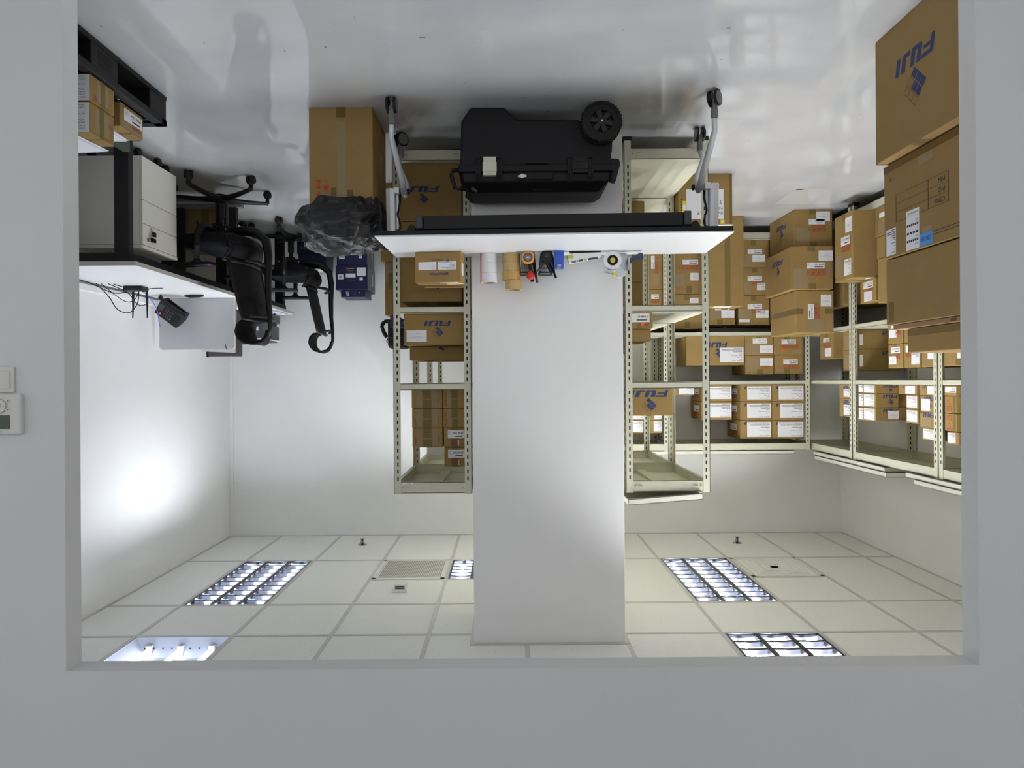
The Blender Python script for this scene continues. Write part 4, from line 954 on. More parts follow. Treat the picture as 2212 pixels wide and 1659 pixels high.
def cup(cx, cy, label):
    r = thing('pen_cup', (cx, cy, TT), label, 'pen holder', 'black mesh pen cups')
    a, b, h = .033, .045, .115
    for i, ang in enumerate((0, 90, 180, 270)):
        m = MB(); R = Matrix.Translation((cx, cy, TT)) @ Matrix.Rotation(math.radians(ang), 4, 'Z')
        n = 16
        for k in range(n + 1):
            f = -1 + 2 * k / n
            m.tube([(f * a, -a, .002), (f * b, -b, h)], .0007, BLACK, n=4, M=R)
            q = k / n; e = a + (b - a) * q
            m.tube([(-e, -e, q * h), (e, -e, q * h)], .0007, BLACK, n=4, M=R)
        m.build('mesh_side', r)
    m = MB(); m.tube([(cx - b, cy - b, TT + h), (cx + b, cy - b, TT + h), (cx + b, cy + b, TT + h), (cx - b, cy + b, TT + h), (cx - b, cy - b, TT + h)], .003, BLACK, n=6)
    for sx in (-1, 1):
        for sy in (-1, 1): m.tube([(cx + sx * a, cy + sy * a, TT + .002), (cx + sx * b, cy + sy * b, TT + h)], .0016, BLACK, n=6)
    m.build('rim', r)
    MB().box(cx - a, cx + a, cy - a, cy + a, TT, TT + .003, BLACK).build('base', r)
    return r
ux, uy = Xat(1141, 560, 4.01), 4.015
cup(ux, uy, 'black mesh pen cup behind the orange tape measure')
vx, vy = Xat(1180.5, 560, 4.01), 4.015
cup(vx, vy, 'black mesh pen cup behind the square black charger')
# tape measure
tx_, ty_ = Xat(1140.5, 565, 3.95), 3.945
r = thing('tape_measure', (tx_, ty_, TT), 'orange tape measure with a grey dial face standing before a pen cup', 'tape measure')
P = []
for k in range(25):
    a = math.radians(-90 + k * 15); c_, s_ = math.cos(a), math.sin(a)
    f = 1.0 if not (-100 < math.degrees(a) < -10) else 1.0
    P.append((tx_ + .035 * (abs(c_) ** .75) * (1 if c_ > 0 else -1), ty_ - .017, TT + .034 + .034 * (abs(s_) ** .75) * (1 if s_ > 0 else -1)))
MB().prism(P[:24], (0, .034, 0), ORPL).build('case', r, bevel=.004)
n = MB(); n.lathe([(.026, 0), (.025, -.0015), (0, -.0015)], DGREY, (tx_ + .001, ty_ - .0172, TT + .035), axis='y', n=28)
n.lathe([(.020, -.0016), (0, -.0018)], MGREY, (tx_ + .001, ty_ - .0172, TT + .035), axis='y', n=28)
n.text('5M', (tx_ - .012, ty_ - .0195, TT + .030), (1, 0, 0), (0, 0, 1), .012, PAPER, bold=.01); n.build('dial_face', r)
MB().box(tx_ - .038, tx_ - .03, ty_ - .008, ty_ + .008, TT, TT + .006, STEEL).build('blade_hook', r)
# charger
hx, hy = Xat(1181, 565, 3.95), 3.945
r = thing('power_adapter', (hx, hy, TT), 'square black charger block with a cable looping up before a pen cup', 'charger')
MB().box(hx - .028, hx + .028, hy - .014, hy + .014, TT, TT + .066, BLACK).build('body', r, bevel=.006)
n = MB()
for k in range(3): n.box(hx - .014, hx + .01, hy - .0146, hy - .014, TT + .016 + k * .007, TT + .018 + k * .007, MGREY)
n.build('printed_text', r)
MB().tube([(hx + .02, hy, TT + .066), (hx + .03, hy, TT + .085), (hx + .05, hy - .004, TT + .105), (hx + .058, hy + .01, TT + .122), (hx + .044, hy + .03, TT + .124), (hx + .03, hy + .05, TT + .10)], .003, BLACK, n=6).build('cable', r)
def pen(p0, p1, mt_, label, cap=None, rr=.0045):
    o = MB().tube([p0, p1], rr, mt_, n=8).build('pen', org=p0); tag(o, label, 'pen', 'pens in the cups')
    if cap: 
        d = (Vector(p1) - Vector(p0)); q = Vector(p1) - d * .22
        MB().tube([tuple(q), tuple(Vector(p1) + d * .02)], rr * 1.15, cap, n=8).build('cap', o)
    return o
pen((ux - .018, uy - .01, TT + .006), (ux - .05, uy - .02, TT + .165), BLACK, 'black pen leaning out of the cup behind the tape measure', DBLUE, .006)
pen((ux - .0, uy + .01, TT + .006), (ux - .024, uy + .02, TT + .155), GREEN, 'dark green capped marker in the cup behind the tape measure', BLACK, .009)
pen((vx + .012, vy + .01, TT + .006), (vx - .045, vy - .012, TT + .135), INKB, 'blue pen leaning out of the cup behind the charger', WHITEP)
pen((vx - .0, vy + .018, TT + .006), (vx - .052, vy - .016, TT + .138), BLACK, 'black capped pen leaning out of the cup behind the charger', BLACK, .006)
pen((vx + .024, vy + .012, TT + .006), (vx - .03, vy + .01, TT + .12), DBLUE, 'dark blue pen low in the cup behind the charger', None)
o = MB().lathe([(0, -.026), (.014, -.024), (.023, -.012), (.025, 0), (.023, .012), (.014, .022), (0, .024)], REDP, (ux - .012, uy - .03, TT + .128), n=20).build('red_knob', org=(ux - .012, uy - .03, TT + .1), smooth=True)
o.name = 'screwdriver'; tag(o, 'round red handle of a tool sticking up from the cup behind the tape measure', 'tool')
MB().tube([(ux - .012, uy - .03, TT + .104), (ux + .006, uy - .005, TT + .01)], .004, STEEL, n=8).build('shaft', o)
MB().box(ux - .016, ux - .008, uy - .0555, uy - .053, TT + .122, TT + .13, GOLD).build('emblem', o)
# blue dispenser
ex, ey = Xat(1207, 560, 3.93), 3.935
r = thing('tape_dispenser', (ex, ey, TT), 'upright bright blue tape dispenser on the table', 'tape dispenser')
m = MB(); m.prism([(ex - .028, ey - .02, TT), (ex - .026, ey - .02, TT + .098), (ex + .026, ey - .02, TT + .098), (ex + .028, ey - .02, TT)][::-1], (0, .05, 0), BLUE)
m.build('body', r, bevel=.003)
m = MB()
for s in (-1, 1): m.box(ex + s * .012, ex + s * .025, ey - .024, ey + .01, TT + .072, TT + .102, BLUE)
m.box(ex - .02, ex + .02, ey - .0212, ey - .02, TT + .02, TT + .022, DBLUE)
m.build('arm', r, bevel=.002)
MB().lathe([(.012, -.011), (.012, .011)], STEEL, (ex, ey - .018, TT + .086), axis='x', n=20).build('cutter', r)
# white electric tool lying on the table
gx0, gx1 = Xat(1300, 555, 3.95), Xat(1226, 555, 3.95)
gy = 3.95
r = thing('hand_tool', ((gx0 + gx1) / 2, gy, TT), 'white slim handheld tool with lime green end and black underside on the table', 'tool')
P = [(gx1 - .004, TT + .022), (gx1, TT + .05), (gx1 - .01, TT + .07), (gx0 + .03, TT + .043), (gx0 + .004, TT + .030), (gx0, TT + .016), (gx0 + .006, TT + .007), (gx1 - .03, TT + .012)]
MB().prism([(x, gy - .018, zz) for x, zz in P], (0, .036, 0), WHITEP).build('body', r, bevel=.005)
MB().prism([(x, gy - .016, zz) for x, zz in ((gx1 - .008, TT), (gx1 - .02, TT + .012), (gx0 + .01, TT + .008), (gx0 + .004, TT))], (0, .032, 0), BLACK).build('underside', r, bevel=.002)
MB().box(gx1 - .032, gx1 + .003, gy - .020, gy + .020, TT + .022, TT + .044, LIME).build('end_button', r, bevel=.004)
n = MB(); d = Vector((-1, 0, -.13)).normalized(); up = Vector((-.13, 0, 1)).normalized()
Ff = Face((gx0 + .022, gy - .0183, TT + .031), (Vector((1, 0, .16)).normalized()), Vector((-.16, 0, 1)).normalized(), (0, -1, 0), .16, .014)
decal(n, Ff, .02, .1, .36, .9, DGREY, .0006); decal(n, Ff, .42, .1, .08, .9, LIME, .0006); decal(n, Ff, .55, .1, .15, .9, DGREY, .0006); decal(n, Ff, .72, .15, .05, .8, INKG, .0006); decal(n, Ff, .8, .1, .16, .9, MGREY, .0006)
n.build('printed_panel', r)
# tape gun
kx, kz = Xat(1322, 566, 3.95), TT + .055
r = thing('tape_gun', (kx, 3.95, TT), 'silver tape gun with a dark blue handle and a roll of clear tape on it', 'tape gun')
m = MB(); m.lathe([(.030, -.024), (.0505, -.024), (.0505, .024), (.030, .024), (.030, -.024)], TAPEC, (kx, 3.95, kz), axis='y', n=40); m.build('tape', r)
m = MB(); m.lathe([(0, -.020), (.028, -.018), (.0295, -.025), (.0295, .022), (0, .022)], BLACK, (kx, 3.95, kz), axis='y', n=36); hub = m.build('hub', r)
m = MB(); m.lathe([(.014, -.024), (.014, -.030), (.008, -.031), (.008, -.026)], YELLOW, (kx, 3.95, kz), axis='y', n=24); m.build('hub_ring', hub)
m = MB(); m.lathe([(.006, -.02), (.006, -.034), (0, -.034)], STEEL, (kx, 3.95, kz), axis='y', n=16); m.build('hub_nut', hub)
m = MB()
m.prism([(kx - .022, 3.974, kz - .05), (kx - .086, 3.974, kz - .05), (kx - .094, 3.974, kz - .01), (kx - .09, 3.974, kz + .05), (kx - .062, 3.974, kz + .052), (kx - .05, 3.974, kz + .02), (kx - .02, 3.974, kz + .01)], (0, .003, 0), STEEL)
m.box(kx - .096, kx - .088, 3.922, 3.977, kz - .02, kz + .055, STEEL)
m.build('frame', r, bevel=.001)
Rm = Matrix.Translation((kx - .095, 3.95, kz - .012)) @ Matrix.Rotation(math.radians(198), 4, 'Y') if False else None
m = MB(); P = [(kx - .086, kz - .006), (kx - .100, kz - .030), (kx - .128, kz - .042 + .01), (kx - .165, kz - .046), (kx - .172, kz - .02), (kx - .164, kz - .014), (kx - .150, kz - .012), (kx - .13, kz + .002), (kx - .116, kz + .004), (kx - .10, kz + .018), (kx - .088, kz + .02)]
P = [(kx - .086, kz - .008), (kx - .115, kz - .020), (kx - .155, kz - .044), (kx - .170, kz - .044), (kx - .178, kz - .012), (kx - .172, kz - .006), (kx - .150, kz - .010), (kx - .128, kz + .002), (kx - .116, kz + .006), (kx - .102, kz + .016), (kx - .088, kz + .026)]
m.prism([(x, 3.935, zz) for x, zz in P], (0, .03, 0), DBLUE); m.build('handle', r, bevel=.005)
m = MB(); m.prism([(x, 3.93, zz) for x, zz in ((kx - .016, kz + .062), (kx - .034, kz + .048), (kx - .06, kz + .046), (kx - .075, kz + .06), (kx - .074, kz + .082), (kx - .05, kz + .096), (kx - .025, kz + .094))], (0, .045, 0), PALEB); m.build('roller_guard', r, bevel=.004)
m = MB(); m.lathe([(.009, -.03), (.009, .03)], YELLOW, (kx - .014, 3.95, kz + .075), axis='y', n=16); m.build('roller_knob', r)
m = MB(); m.prism([(kx + .04, 3.935, kz + .052), (kx + .043, 3.935, kz + .06), (kx - .006, 3.935, kz + .072), (kx - .008, 3.935, kz + .062)], (0, .05, 0), STEEL); m.build('blade', r)

# ------------------------------------------------------------------ black wheeled case under the table
r = thing('equipment_case', (-.17, 3.86, 0), 'big black plastic wheeled case lying under the white table', 'case')
Y0, Y1 = 3.70, 4.06
def cp(px, py, Y=Y0): return (Xat(px, py, Y), Y, max(0, Zat(px, py, Y)))
P = [cp(*q) for q in ((996, 262), (1016, 233), (1088, 233), (1114, 257), (1250, 258), (1262, 264), (1322, 300), (1320, 362), (1306, 366), (1000, 369), (994, 355))]
zb = 0.0
P[1] = (P[1][0], Y0, 0.0); P[2] = (P[2][0], Y0, 0.0)
body = MB().prism(P[::-1], (0, Y1 - Y0, 0), CASEB).build('body', r, bevel=.012)
a, b = cp(990, 362), cp(1326, 367)
ZL = a[2]
MB().box(b[0], a[0], Y0 - .018, Y1 + .01, ZL - .012, ZL + .028, CASEB).build('rim', r, bevel=.008)
m = MB(); xl, xr = cp(998, 380)[0], cp(1318, 380)[0]; z0, z1, z2 = ZL + .026, ZL + .075, ZL + .115
vs = []
for (xx0, xx1, yy0, yy1, zz) in ((xr, xl, Y0 - .006, Y1, z0), (xr + .004, xl - .006, Y0 - .002, Y1, z1), (xr + .05, xl - .035, Y0 + .07, Y1 - .06, z2)):
    vs += [(xx0, yy0, zz), (xx1, yy0, zz), (xx1, yy1, zz), (xx0, yy1, zz)]
m.add(vs, [(3, 2, 1, 0)] + [(q * 4 + i, q * 4 + (i + 1) % 4, q * 4 + 4 + (i + 1) % 4, q * 4 + 4 + i) for q in range(2) for i in range(4)] + [(8, 9, 10, 11)], CASEB)
lid = m.build('lid', r, bevel=.01)
wx_, wz_ = Xat(1300.5, 268, 3.62), .105
n = MB()
pr = [(.062, -.04), (.080, -.043), (.099, -.036), (.105, -.026), (.105, .026), (.098, .036), (.06, .036), (.062, -.04)]
n.lathe(pr, RUBBER, (wx_, 3.66, wz_), axis='y', n=48)
for k in range(40):
    an = 2 * math.pi * k / 40
    for yy in (-.03, .012):
        Rk = Matrix.Translation((wx_, 3.66, wz_)) @ Matrix.Rotation(an, 4, 'Y')
        n.box(.100, .107, yy - .006, yy + .020, -.0045, .0045, RUBBER, Rk)
wh = n.build('wheel', r)
n = MB(); n.lathe([(.0, -.036), (.018, -.036), (.02, -.030), (.022, -.02)], HUBG, (wx_, 3.66, wz_), axis='y', n=24)
n.lathe([(.062, -.04), (.058, -.036), (.058, -.01), (0, -.01)], BLACKM, (wx_, 3.66, wz_), axis='y', n=40, cap=False)
for k in range(6):
    Rk = Matrix.Translation((wx_, 3.66, wz_)) @ Matrix.Rotation(math.radians(60 * k + 12), 4, 'Y')
    n.prism([(.012, -.033, -.010), (.06, -.033, -.014), (.06, -.033, .014), (.012, -.033, .010)], (0, .02, 0), HUBG, Rk)
n.build('hub', wh, bevel=.001)
MB().lathe([(.007, -.034), (.007, -.046), (0, -.047)], STEEL, (wx_, 3.66, wz_), axis='y', n=16).build('axle_nut', wh)
n = MB(); n.prism([(Xat(1257, 260, Y0), Y0 + .005, .03), (Xat(1325, 260, Y0), Y0 + .005, .06), (Xat(1322, 330, Y0), Y0 + .005, .24), (Xat(1262, 300, Y0), Y0 + .005, .2)], (0, .02, 0), BLACK); n.build('wheel_arch', r)
def latch(px0, px1, pz0, pz1, mt_, white):
    x1, x0 = Xat(px0, 350, Y0), Xat(px1, 350, Y0); zz0, zz1 = Zat(1100, pz0, Y0), Zat(1100, pz1, Y0)
    m = MB(); m.box(x0, x1, Y0 - .038, Y0 - .006, zz0 + .03, zz1 - .018, mt_); m.box(x0 + .004, x1 - .004, Y0 - .030, Y0 - .004, zz0, zz0 + .04, mt_); m.box(x0 + .002, x1 - .002, Y0 - .034, Y0 - .0, zz1 - .03, zz1, mt_)
    if white:
        for k in (.35, .5, .62): m.box(x0 + (x1 - x0) * k - .0015, x0 + (x1 - x0) * k + .0015, Y0 - .040, Y0 - .034, zz0 + .03, zz1 - .006, WHITEP)
    o = m.build('latch', r, bevel=.002)
    if white: o['label'] = 'ivory latch'
    return o
latch(1043, 1073, 342, 382, LIVORY, True)
latch(1234, 1270, 342, 378, BLACK, False)
for px in (1033, 1079, 1231, 1275):
    n = MB()
    for k in (-1, 0, 1):
        x = Xat(px + k * 3.6, 370, Y0)
        n.prism([(x - .0035, Y0 + .01, ZL - .055), (x - .0035, Y0 - .022, ZL - .035), (x - .0035, Y0 - .026, ZL + .045), (x - .0035, Y0 - .006, ZL + .08), (x - .0035, Y0 + .04, ZL + .085), (x - .0035, Y0 + .04, ZL - .055)], (.007, 0, 0), CASEB)
    n.build('rib', r)
n = MB(); x1, x0 = Xat(1116, 390, Y0), Xat(1196, 390, Y0)
n.box(x0, x1, Y0 - .014, Y0 + .01, ZL + .028, ZL + .07, CASEB); pl_ = n.build('lock_plate', r, bevel=.008)
n = MB(); lx = Xat(1128, 387, Y0); n.lathe([(.011, 0), (.011, -.006), (0, -.007)], WHITEP, (lx, Y0 - .014, ZL + .052), axis='y', n=20); n.box(lx - .022, lx - .006, Y0 - .02, Y0 - .014, ZL + .046, ZL + .058, WHITEP); n.lathe([(.006, 0), (.006, -.005), (0, -.006)], WHITEP, (lx + .017, Y0 - .014, ZL + .053), axis='y', n=14)
n.build('key_lock', pl_)
n = MB(); n.box(Xat(1182, 364, Y0), Xat(1134, 364, Y0), Y0 - .03, Y0 - .01, ZL - .02, ZL - .012, BLACK); n.build('carry_lip', r)
n = MB(); xa = xl + .006
n.tube([(xa - .01, Y0 + .05, ZL - .0), (xa + .045, Y0 + .05, ZL - .0), (xa + .055, Y0 + .05, ZL + .025), (xa + .034, Y0 + .05, ZL + .095), (xa - .01, Y0 + .05, ZL + .10)], .011, BLACK, n=8); n.build('handle', r, smooth=True)
n = MB(); xa = xr - .004
n.prism([(xa, Y0 + .03, ZL - .055), (xa - .05, Y0 + .03, ZL - .05), (xa - .055, Y0 + .03, ZL - .02), (xa - .03, Y0 + .03, ZL + .07), (xa, Y0 + .03, ZL + .06)][::-1], (0, .06, 0), BLACK); n.build('handle', r, bevel=.006)
MB().tube([(xa - .04, Y0 + .026, ZL - .03), (xa - .04, Y0 + .094, ZL - .03)], .012, RUBBER, n=12).build('trolley_grip', r)
# sloping lid top: text and sticker
A = Vector((xr + .004, Y0 - .002, z1)); Bq = Vector((xl - .006, Y0 - .002, z1)); Dv = (Vector((0, .072, z2 - z1))).normalized(); Nn = Vector((0, -Dv.z, Dv.y))
n = MB(); n.text('ETOSNVEK', A + Vector((.31, 0, 0)) + Dv * .055 + Nn * .0012, (1, 0, 0), Dv, .014, GOLD, w=.155, bold=.01); n.build('moulded_lettering', lid)
n = MB(); q = Bq + Vector((-.045, 0, 0)) + Dv * .035 + Nn * .001
n.add([tuple(q), tuple(q + Vector((-.03, 0, 0)) + Dv * .03), tuple(q + Vector((-.022, 0, 0)) + Dv * .045), tuple(q + Vector((.008, 0, 0)) + Dv * .02)], [(0, 1, 2, 3)], MGREY); n.build('sticker', lid)
# ------------------------------------------------------------------ desks along the wall
DZ = .775
def desk(y0, y1, x0, label):
    r = thing('desk', ((x0 + 2.78) / 2, (y0 + y1) / 2, 0), label, 'desk', 'white desks along the wall')
    MB().box(x0, 2.765, y0, y1, DZ - .026, DZ, TOPW).build('desktop', r, bevel=.002)
    m = MB(); m.box(x0 - .0008, x0 + .001, y0, y1, DZ - .0255, DZ - .001, DESKE); m.box(x0, 2.765, y0 - .0008, y0 + .001, DZ - .0255, DZ - .001, DESKE); m.build('edge_band', r)
    m = MB(); m.box(x0 + .06, 2.70, y0 + .05, y0 + .11, DZ - .085, DZ - .027, BLACKM); m.box(x0 + .06, 2.70, y1 - .11, y1 - .05, DZ - .085, DZ - .027, BLACKM)
    m.box(x0 + .06, x0 + .12, y0 + .11, y1 - .11, DZ - .085, DZ - .027, BLACKM); m.box(2.64, 2.70, y0 + .11, y1 - .11, DZ - .085, DZ - .027, BLACKM); m.build('frame', r)
    for yy in (y0 + .05, y1 - .11):
        for xx in (x0 + .065, 2.61): MB().box(xx, xx + .085, yy, yy + .05, .03, DZ - .086, BLACKM).build('leg', r, bevel=.002)
        MB().box(x0 + .02, 2.74, yy - .005, yy + .055, .0, .03, MGREY).build('foot_rail', r, bevel=.002)
    return r
desk(4.0, 5.575, 2.12, 'white desk on black legs along the wall, nearest the opening')
desk(5.60, 6.95, 2.115, 'white desk by the back wall, covered with papers and a printer')
# drawer pedestal
def pedestal(x0, x1, y0, y1, label):
    r = thing('drawer_pedestal', ((x0 + x1) / 2, (y0 + y1) / 2, 0), label, 'drawer pedestal')
    zb, zt = .062, .625
    MB().box(x0 + .02, x1, y0, y1, zb, zt - .022, PEDG).build('body', r, bevel=.002)
    MB().box(x0 - .002, x1 + .002, y0 - .002, y1 + .002, zt - .02, zt, PEDG).build('top_panel', r, bevel=.002)
    for (a, b) in ((zb, .326), (.330, .47), (.474, zt - .024)):
        MB().box(x0, x0 + .018, y0 + .002, y1 - .002, a, b, PEDG).build('drawer', r, bevel=.002)
    m = MB(); m.lathe([(.010, 0), (.010, -.005), (0, -.006)], STEEL, (x0, y0 + .06, .565), axis='x', n=16)
    k = m.build('lock', r)
    m = MB(); m.box(x0 - .022, x0 - .006, y0 + .085, y0 + .125, .548, .572, BLACK); m.box(x0 - .02, x0 - .008, y0 + .10, y0 + .13, .508, .536, BLACK); m.tube([(x0 - .014, y0 + .06, .565), (x0 - .014, y0 + .09, .56)], .003, STEEL, n=6)
    m.tube([(x0 - .013, y0 + .115, .51), (x0 - .012, y0 + .075, .487)], .002, STEEL, n=5); m.build('key', k, bevel=.002)
    for yy in (y0 + .05, y1 - .05, (y0 + y1) / 2 + .03):
        for xx in ((x0 + .05, x1 - .05) if yy != (y0 + y1) / 2 + .03 else (x0 + .03,)):
            m = MB()
            for s in (-1, 1): m.lathe([(0, s * .018), (.025, s * .016), (.028, s * .010), (.026, s * .004)], BLACK, (xx, yy, .028), axis='x', n=20)
            m.box(xx - .01, xx + .01, yy - .01, yy + .01, .03, .064, BLACK); m.build('caster', r)
pedestal(2.212, 2.60, 4.255, 4.70, 'light grey three-drawer pedestal with a key in its lock, under the white desk')
pedestal(2.35, 2.70, 6.05, 6.47, 'light grey drawer pedestal in the shade under the desk by the back wall')
o = carton(2.165, 2.205, 3.80, 4.035, 0, .115, 'narrow dark green box on the floor beside the drawer pedestal', [], None, m=GREEN, seam=False, name='green_box')
o = carton(2.30, 2.62, 5.72, 5.95, 0.0, .36, 'dark brown carton on the floor under the desk by the back wall', [('tape', 'F', .4, .5, .2, .5)], None, m=CARD3)
# divider on the desk
r = thing('desk_divider', (2.46, 5.55, DZ), 'grey fabric desk divider panel with rounded corners at the end of the white desk', 'divider')
x0, x1, z0, z1, rc = 2.16, 2.755, DZ + .001, 1.185, .028
def rr(x0, x1, z0, z1, rc, y): 
    P = [(x0, y, z0), (x1, y, z0)]
    P += [(x1 - rc + rc * math.cos(a), y, z1 - rc + rc * math.sin(a)) for a in [i * math.pi / 12 for i in range(7)]]
    P += [(x0 + rc + rc * math.cos(a), y, z1 - rc + rc * math.sin(a)) for a in [math.pi / 2 + i * math.pi / 12 for i in range(7)]]
    return P
MB().prism(rr(x0, x1, z0, z1, rc, 5.545)[::-1], (0, .02, 0), CREAMW).build('edge_trim', r)
MB().prism(rr(x0 + .006, x1 - .006, z0 + .003, z1 - .006, rc - .004, 5.5435)[::-1], (0, .022, 0), DIVG).build('panel', r)
m = MB(); m.tube([(x0 + .07, 5.542, z1 - .04), (x0 + .066, 5.541, z1 - .015), (x0 + .06, 5.545, z1 + .002)], .003, DGREY, n=6); m.build('clip', r)
# papers propped against the divider and monitor behind
o = MB().box(2.15, 2.42, 5.575, 5.577, .79, 1.205, PAPER).build('paper_sheet', org=(2.28, 5.576, .79)); o.rotation_euler = (math.radians(-3), math.radians(3), 0); tag(o, 'white paper sheet standing behind the grey desk divider', 'paper')
r = thing('computer_monitor', (2.31, 5.84, DZ), 'dark grey computer monitor turned away behind the grey desk divider', 'monitor')
MB().box(2.20, 2.48, 5.80, 5.825, .93, 1.232, mat('monitor_grey', (84, 80, 80), .5)).build('housing', r, bevel=.006)
MB().box(2.474, 2.492, 5.797, 5.828, .925, 1.236, BLACK).build('bezel', r, bevel=.003)
m = MB(); m.box(2.33, 2.38, 5.825, 5.85, DZ + .012, 1.0, BLACK); m.box(2.24, 2.46, 5.76, 5.93, DZ + .001, DZ + .012, BLACK); m.build('stand', r, bevel=.003)
# phone
px_, py_ = 2.555, 5.36
r = thing('desk_phone', (px_, py_, DZ), 'black desk telephone with a red light tilted up before the grey divider', 'telephone')
R = Matrix.Translation((px_, py_, DZ + .0945)) @ Matrix.Rotation(math.radians(-10), 4, 'Z') @ Matrix.Rotation(math.radians(38), 4, 'Y') @ Matrix.Rotation(math.radians(58), 4, 'X')
m = MB(); m.box(-.10, .10, -.02, .13, -.0, .022, BLACK, R); body = m.build('body', r, bevel=.006)
m = MB(); m.prism([(-.10, .0, -.002), (-.10, .125, -.002), (-.10, .11, -.06), (-.10, .02, -.09)], (.02, 0, 0), BLACK, R); m.prism([(.08, .0, -.002), (.08, .125, -.002), (.08, .11, -.06), (.08, .02, -.09)], (.02, 0, 0), BLACK, R); m.box(-.1, .1, .02, .1, -.085, -.075, BLACK, R); m.build('stand', r)
m = MB()
def hs(u, v):
    a = v * 2 * math.pi; x = -.115 + .23 * u; b = .022 * (1 - .35 * math.sin(math.pi * u)); arc = .030 * math.sin(math.pi * u)
    return (x, -.03 + .9 * b * math.cos(a), .03 + arc + b * .7 * math.sin(a))
m.grid(hs, 14, 13, BLACK, R); m.build('handset', r, smooth=True)
m = MB()
for i in range(4):
    for j in range(5): m.box(-.03 + i * .018, -.022 + i * .018, .03 + j * .016, .036 + j * .016, .022, .0235, MGREY, R)
m.build('keypad', r)
m = MB(); m.lathe([(.006, .022), (.006, .026), (0, .027)], REDLED, (.055, .1, 0), n=12, M=R); m.build('indicator_lamp', r)
MB().box(.05, .088, .02, .07, .0222, .0235, LCD, R).build('display', r)
# router with antennas
rx, ry = 2.60, 4.87
r = thing('wireless_router', (rx, ry, DZ), 'small black wireless router with two upright antennas beside the desk phone', 'router')
MB().box(rx - .085, rx + .045, ry - .05, ry + .05, DZ + .001, DZ + .030, BLACK).build('body', r, bevel=.005)
for k, (ax, tl) in enumerate(((rx + .02, .012), (rx - .075, .004))):
    MB().tube([(ax, ry + .04, DZ + .02), (ax + tl * .3, ry + .045, DZ + .06), (ax + tl * .6, ry + .05, DZ + .14), (ax + tl, ry + .052, DZ + .215)], [.006, .009, .0065, .004], BLACK, n=8).build('antenna', r)
def cable(pts, rr_, mt_, label, grp='cables on the white desk'):
    c = []
    P = [Vector(p) for p in pts]
    for i in range(len(P) - 1):
        p0 = P[max(i - 1, 0)]; p1 = P[i]; p2 = P[i + 1]; p3 = P[min(i + 2, len(P) - 1)]
        for k in range(6):
            t = k / 6; c.append(.5 * ((2 * p1) + (p2 - p0) * t + (2 * p0 - 5 * p1 + 4 * p2 - p3) * t * t + (3 * p1 - p0 - 3 * p2 + p3) * t ** 3))
    c.append(P[-1])
    o = MB().tube([tuple(q) for q in c], rr_, mt_, n=6).build('cable', org=tuple(P[0])); tag(o, label, 'cable', grp)
z = DZ + .006
cable([(2.735, 2.75, z), (2.735, 4.0, z), (2.735, 4.35, z), (2.72, 4.56, z + .01), (2.68, 4.75, z + .05), (2.64, 4.86, z + .035)], .0035, BLACK, 'black cable running along the desk back towards the opening')
cable([(2.70, 4.60, z + .01), (2.685, 4.72, z + .08), (2.67, 4.80, z + .16), (2.62, 4.86, z + .175), (2.57, 4.87, z + .11), (2.56, 4.87, z + .032)], .0035, BLACK, 'widest black cable loop rising beside the router antennas')
cable([(2.69, 4.64, z + .004), (2.65, 4.74, z + .07), (2.60, 4.79, z + .11), (2.55, 4.80, z + .09), (2.54, 4.83, z + .032)], .003, BLACK, 'middle black cable loop between the two router antennas')
cable([(2.665, 4.68, z), (2.58, 4.76, z + .05), (2.52, 4.78, z + .13), (2.47, 4.80, z + .12), (2.49, 4.84, z + .04), (2.53, 4.86, z + .032)], .003, BLACK, 'small black cable loop between the router and the phone')
cable([(2.64, 4.70, z), (2.58, 4.76, z + .02), (2.50, 4.79, z + .03), (2.45, 4.84, z + .012), (2.42, 4.92, z)], .003, BLACK, 'black cable lying flat on the desk below the router loops')
cable([(2.54, 4.90, z + .03), (2.55, 5.00, z + .06), (2.60, 5.2, z + .12), (2.68, 5.4, z + .22), (2.72, 5.5, z + .21)], .0028, BLUE, 'thin blue network cable passing behind the desk phone')
o = MB().tube([(2.44, 5.30, DZ + .014), (2.40, 5.30, DZ + .016), (2.33, 5.31, DZ + .014), (2.30, 5.31, DZ + .012)], [.006, .012, .011, .007], BLACK, n=10).build('marker_pen', org=(2.37, 5.3, DZ), smooth=True); tag(o, 'thick black marker lying on the desk beside the phone', 'pen')
# papers and printer on the rear desk
def sheetstack(x0, x1, y0, y1, z0, n, label, rz=0, m=None):
    mb = MB(); rn = random.Random(int(x0 * 1000)); zc = z0
    for k in range(n):
        d = rn.uniform(-.012, .012); t = .004; mb.box(x0 + d, x1 + d, y0 + d * .7, y1 + d * .7, zc, zc + t, (PAPER, PAPERB)[k % 2]); zc += t + .0005
    o = mb.build('paper_stack', org=((x0 + x1) / 2, (y0 + y1) / 2, z0), rz=rz); tag(o, label, 'papers', 'paper stacks on the rear desk'); return zc
sheetstack(2.14, 2.36, 5.98, 6.19, DZ + .001, 7, 'stack of white and bluish papers on the rear desk, nearest the divider', .1)
sheetstack(2.14, 2.38, 6.23, 6.42, DZ + .001, 10, 'thicker stack of white and bluish papers in the middle of the rear desk', -.12)
sheetstack(2.125, 2.205, 6.47, 6.8, DZ + .001, 4, 'thin fan of white papers along the edge of the rear desk before the printer', .0)
o = MB().box(2.165, 2.22, 5.64, 5.70, DZ + .001, DZ + .06, WHITEP).build('white_box', org=(2.19, 5.67, DZ)); tag(o, 'tiny white box on the rear desk right behind the grey divider', 'box')
r = thing('printer', (2.40, 6.68, DZ), 'dark grey printer with white paper in its top tray on the rear desk', 'printer')
qx0, qx1, qy0, qy1 = 2.235, 2.62, 6.45, 6.9
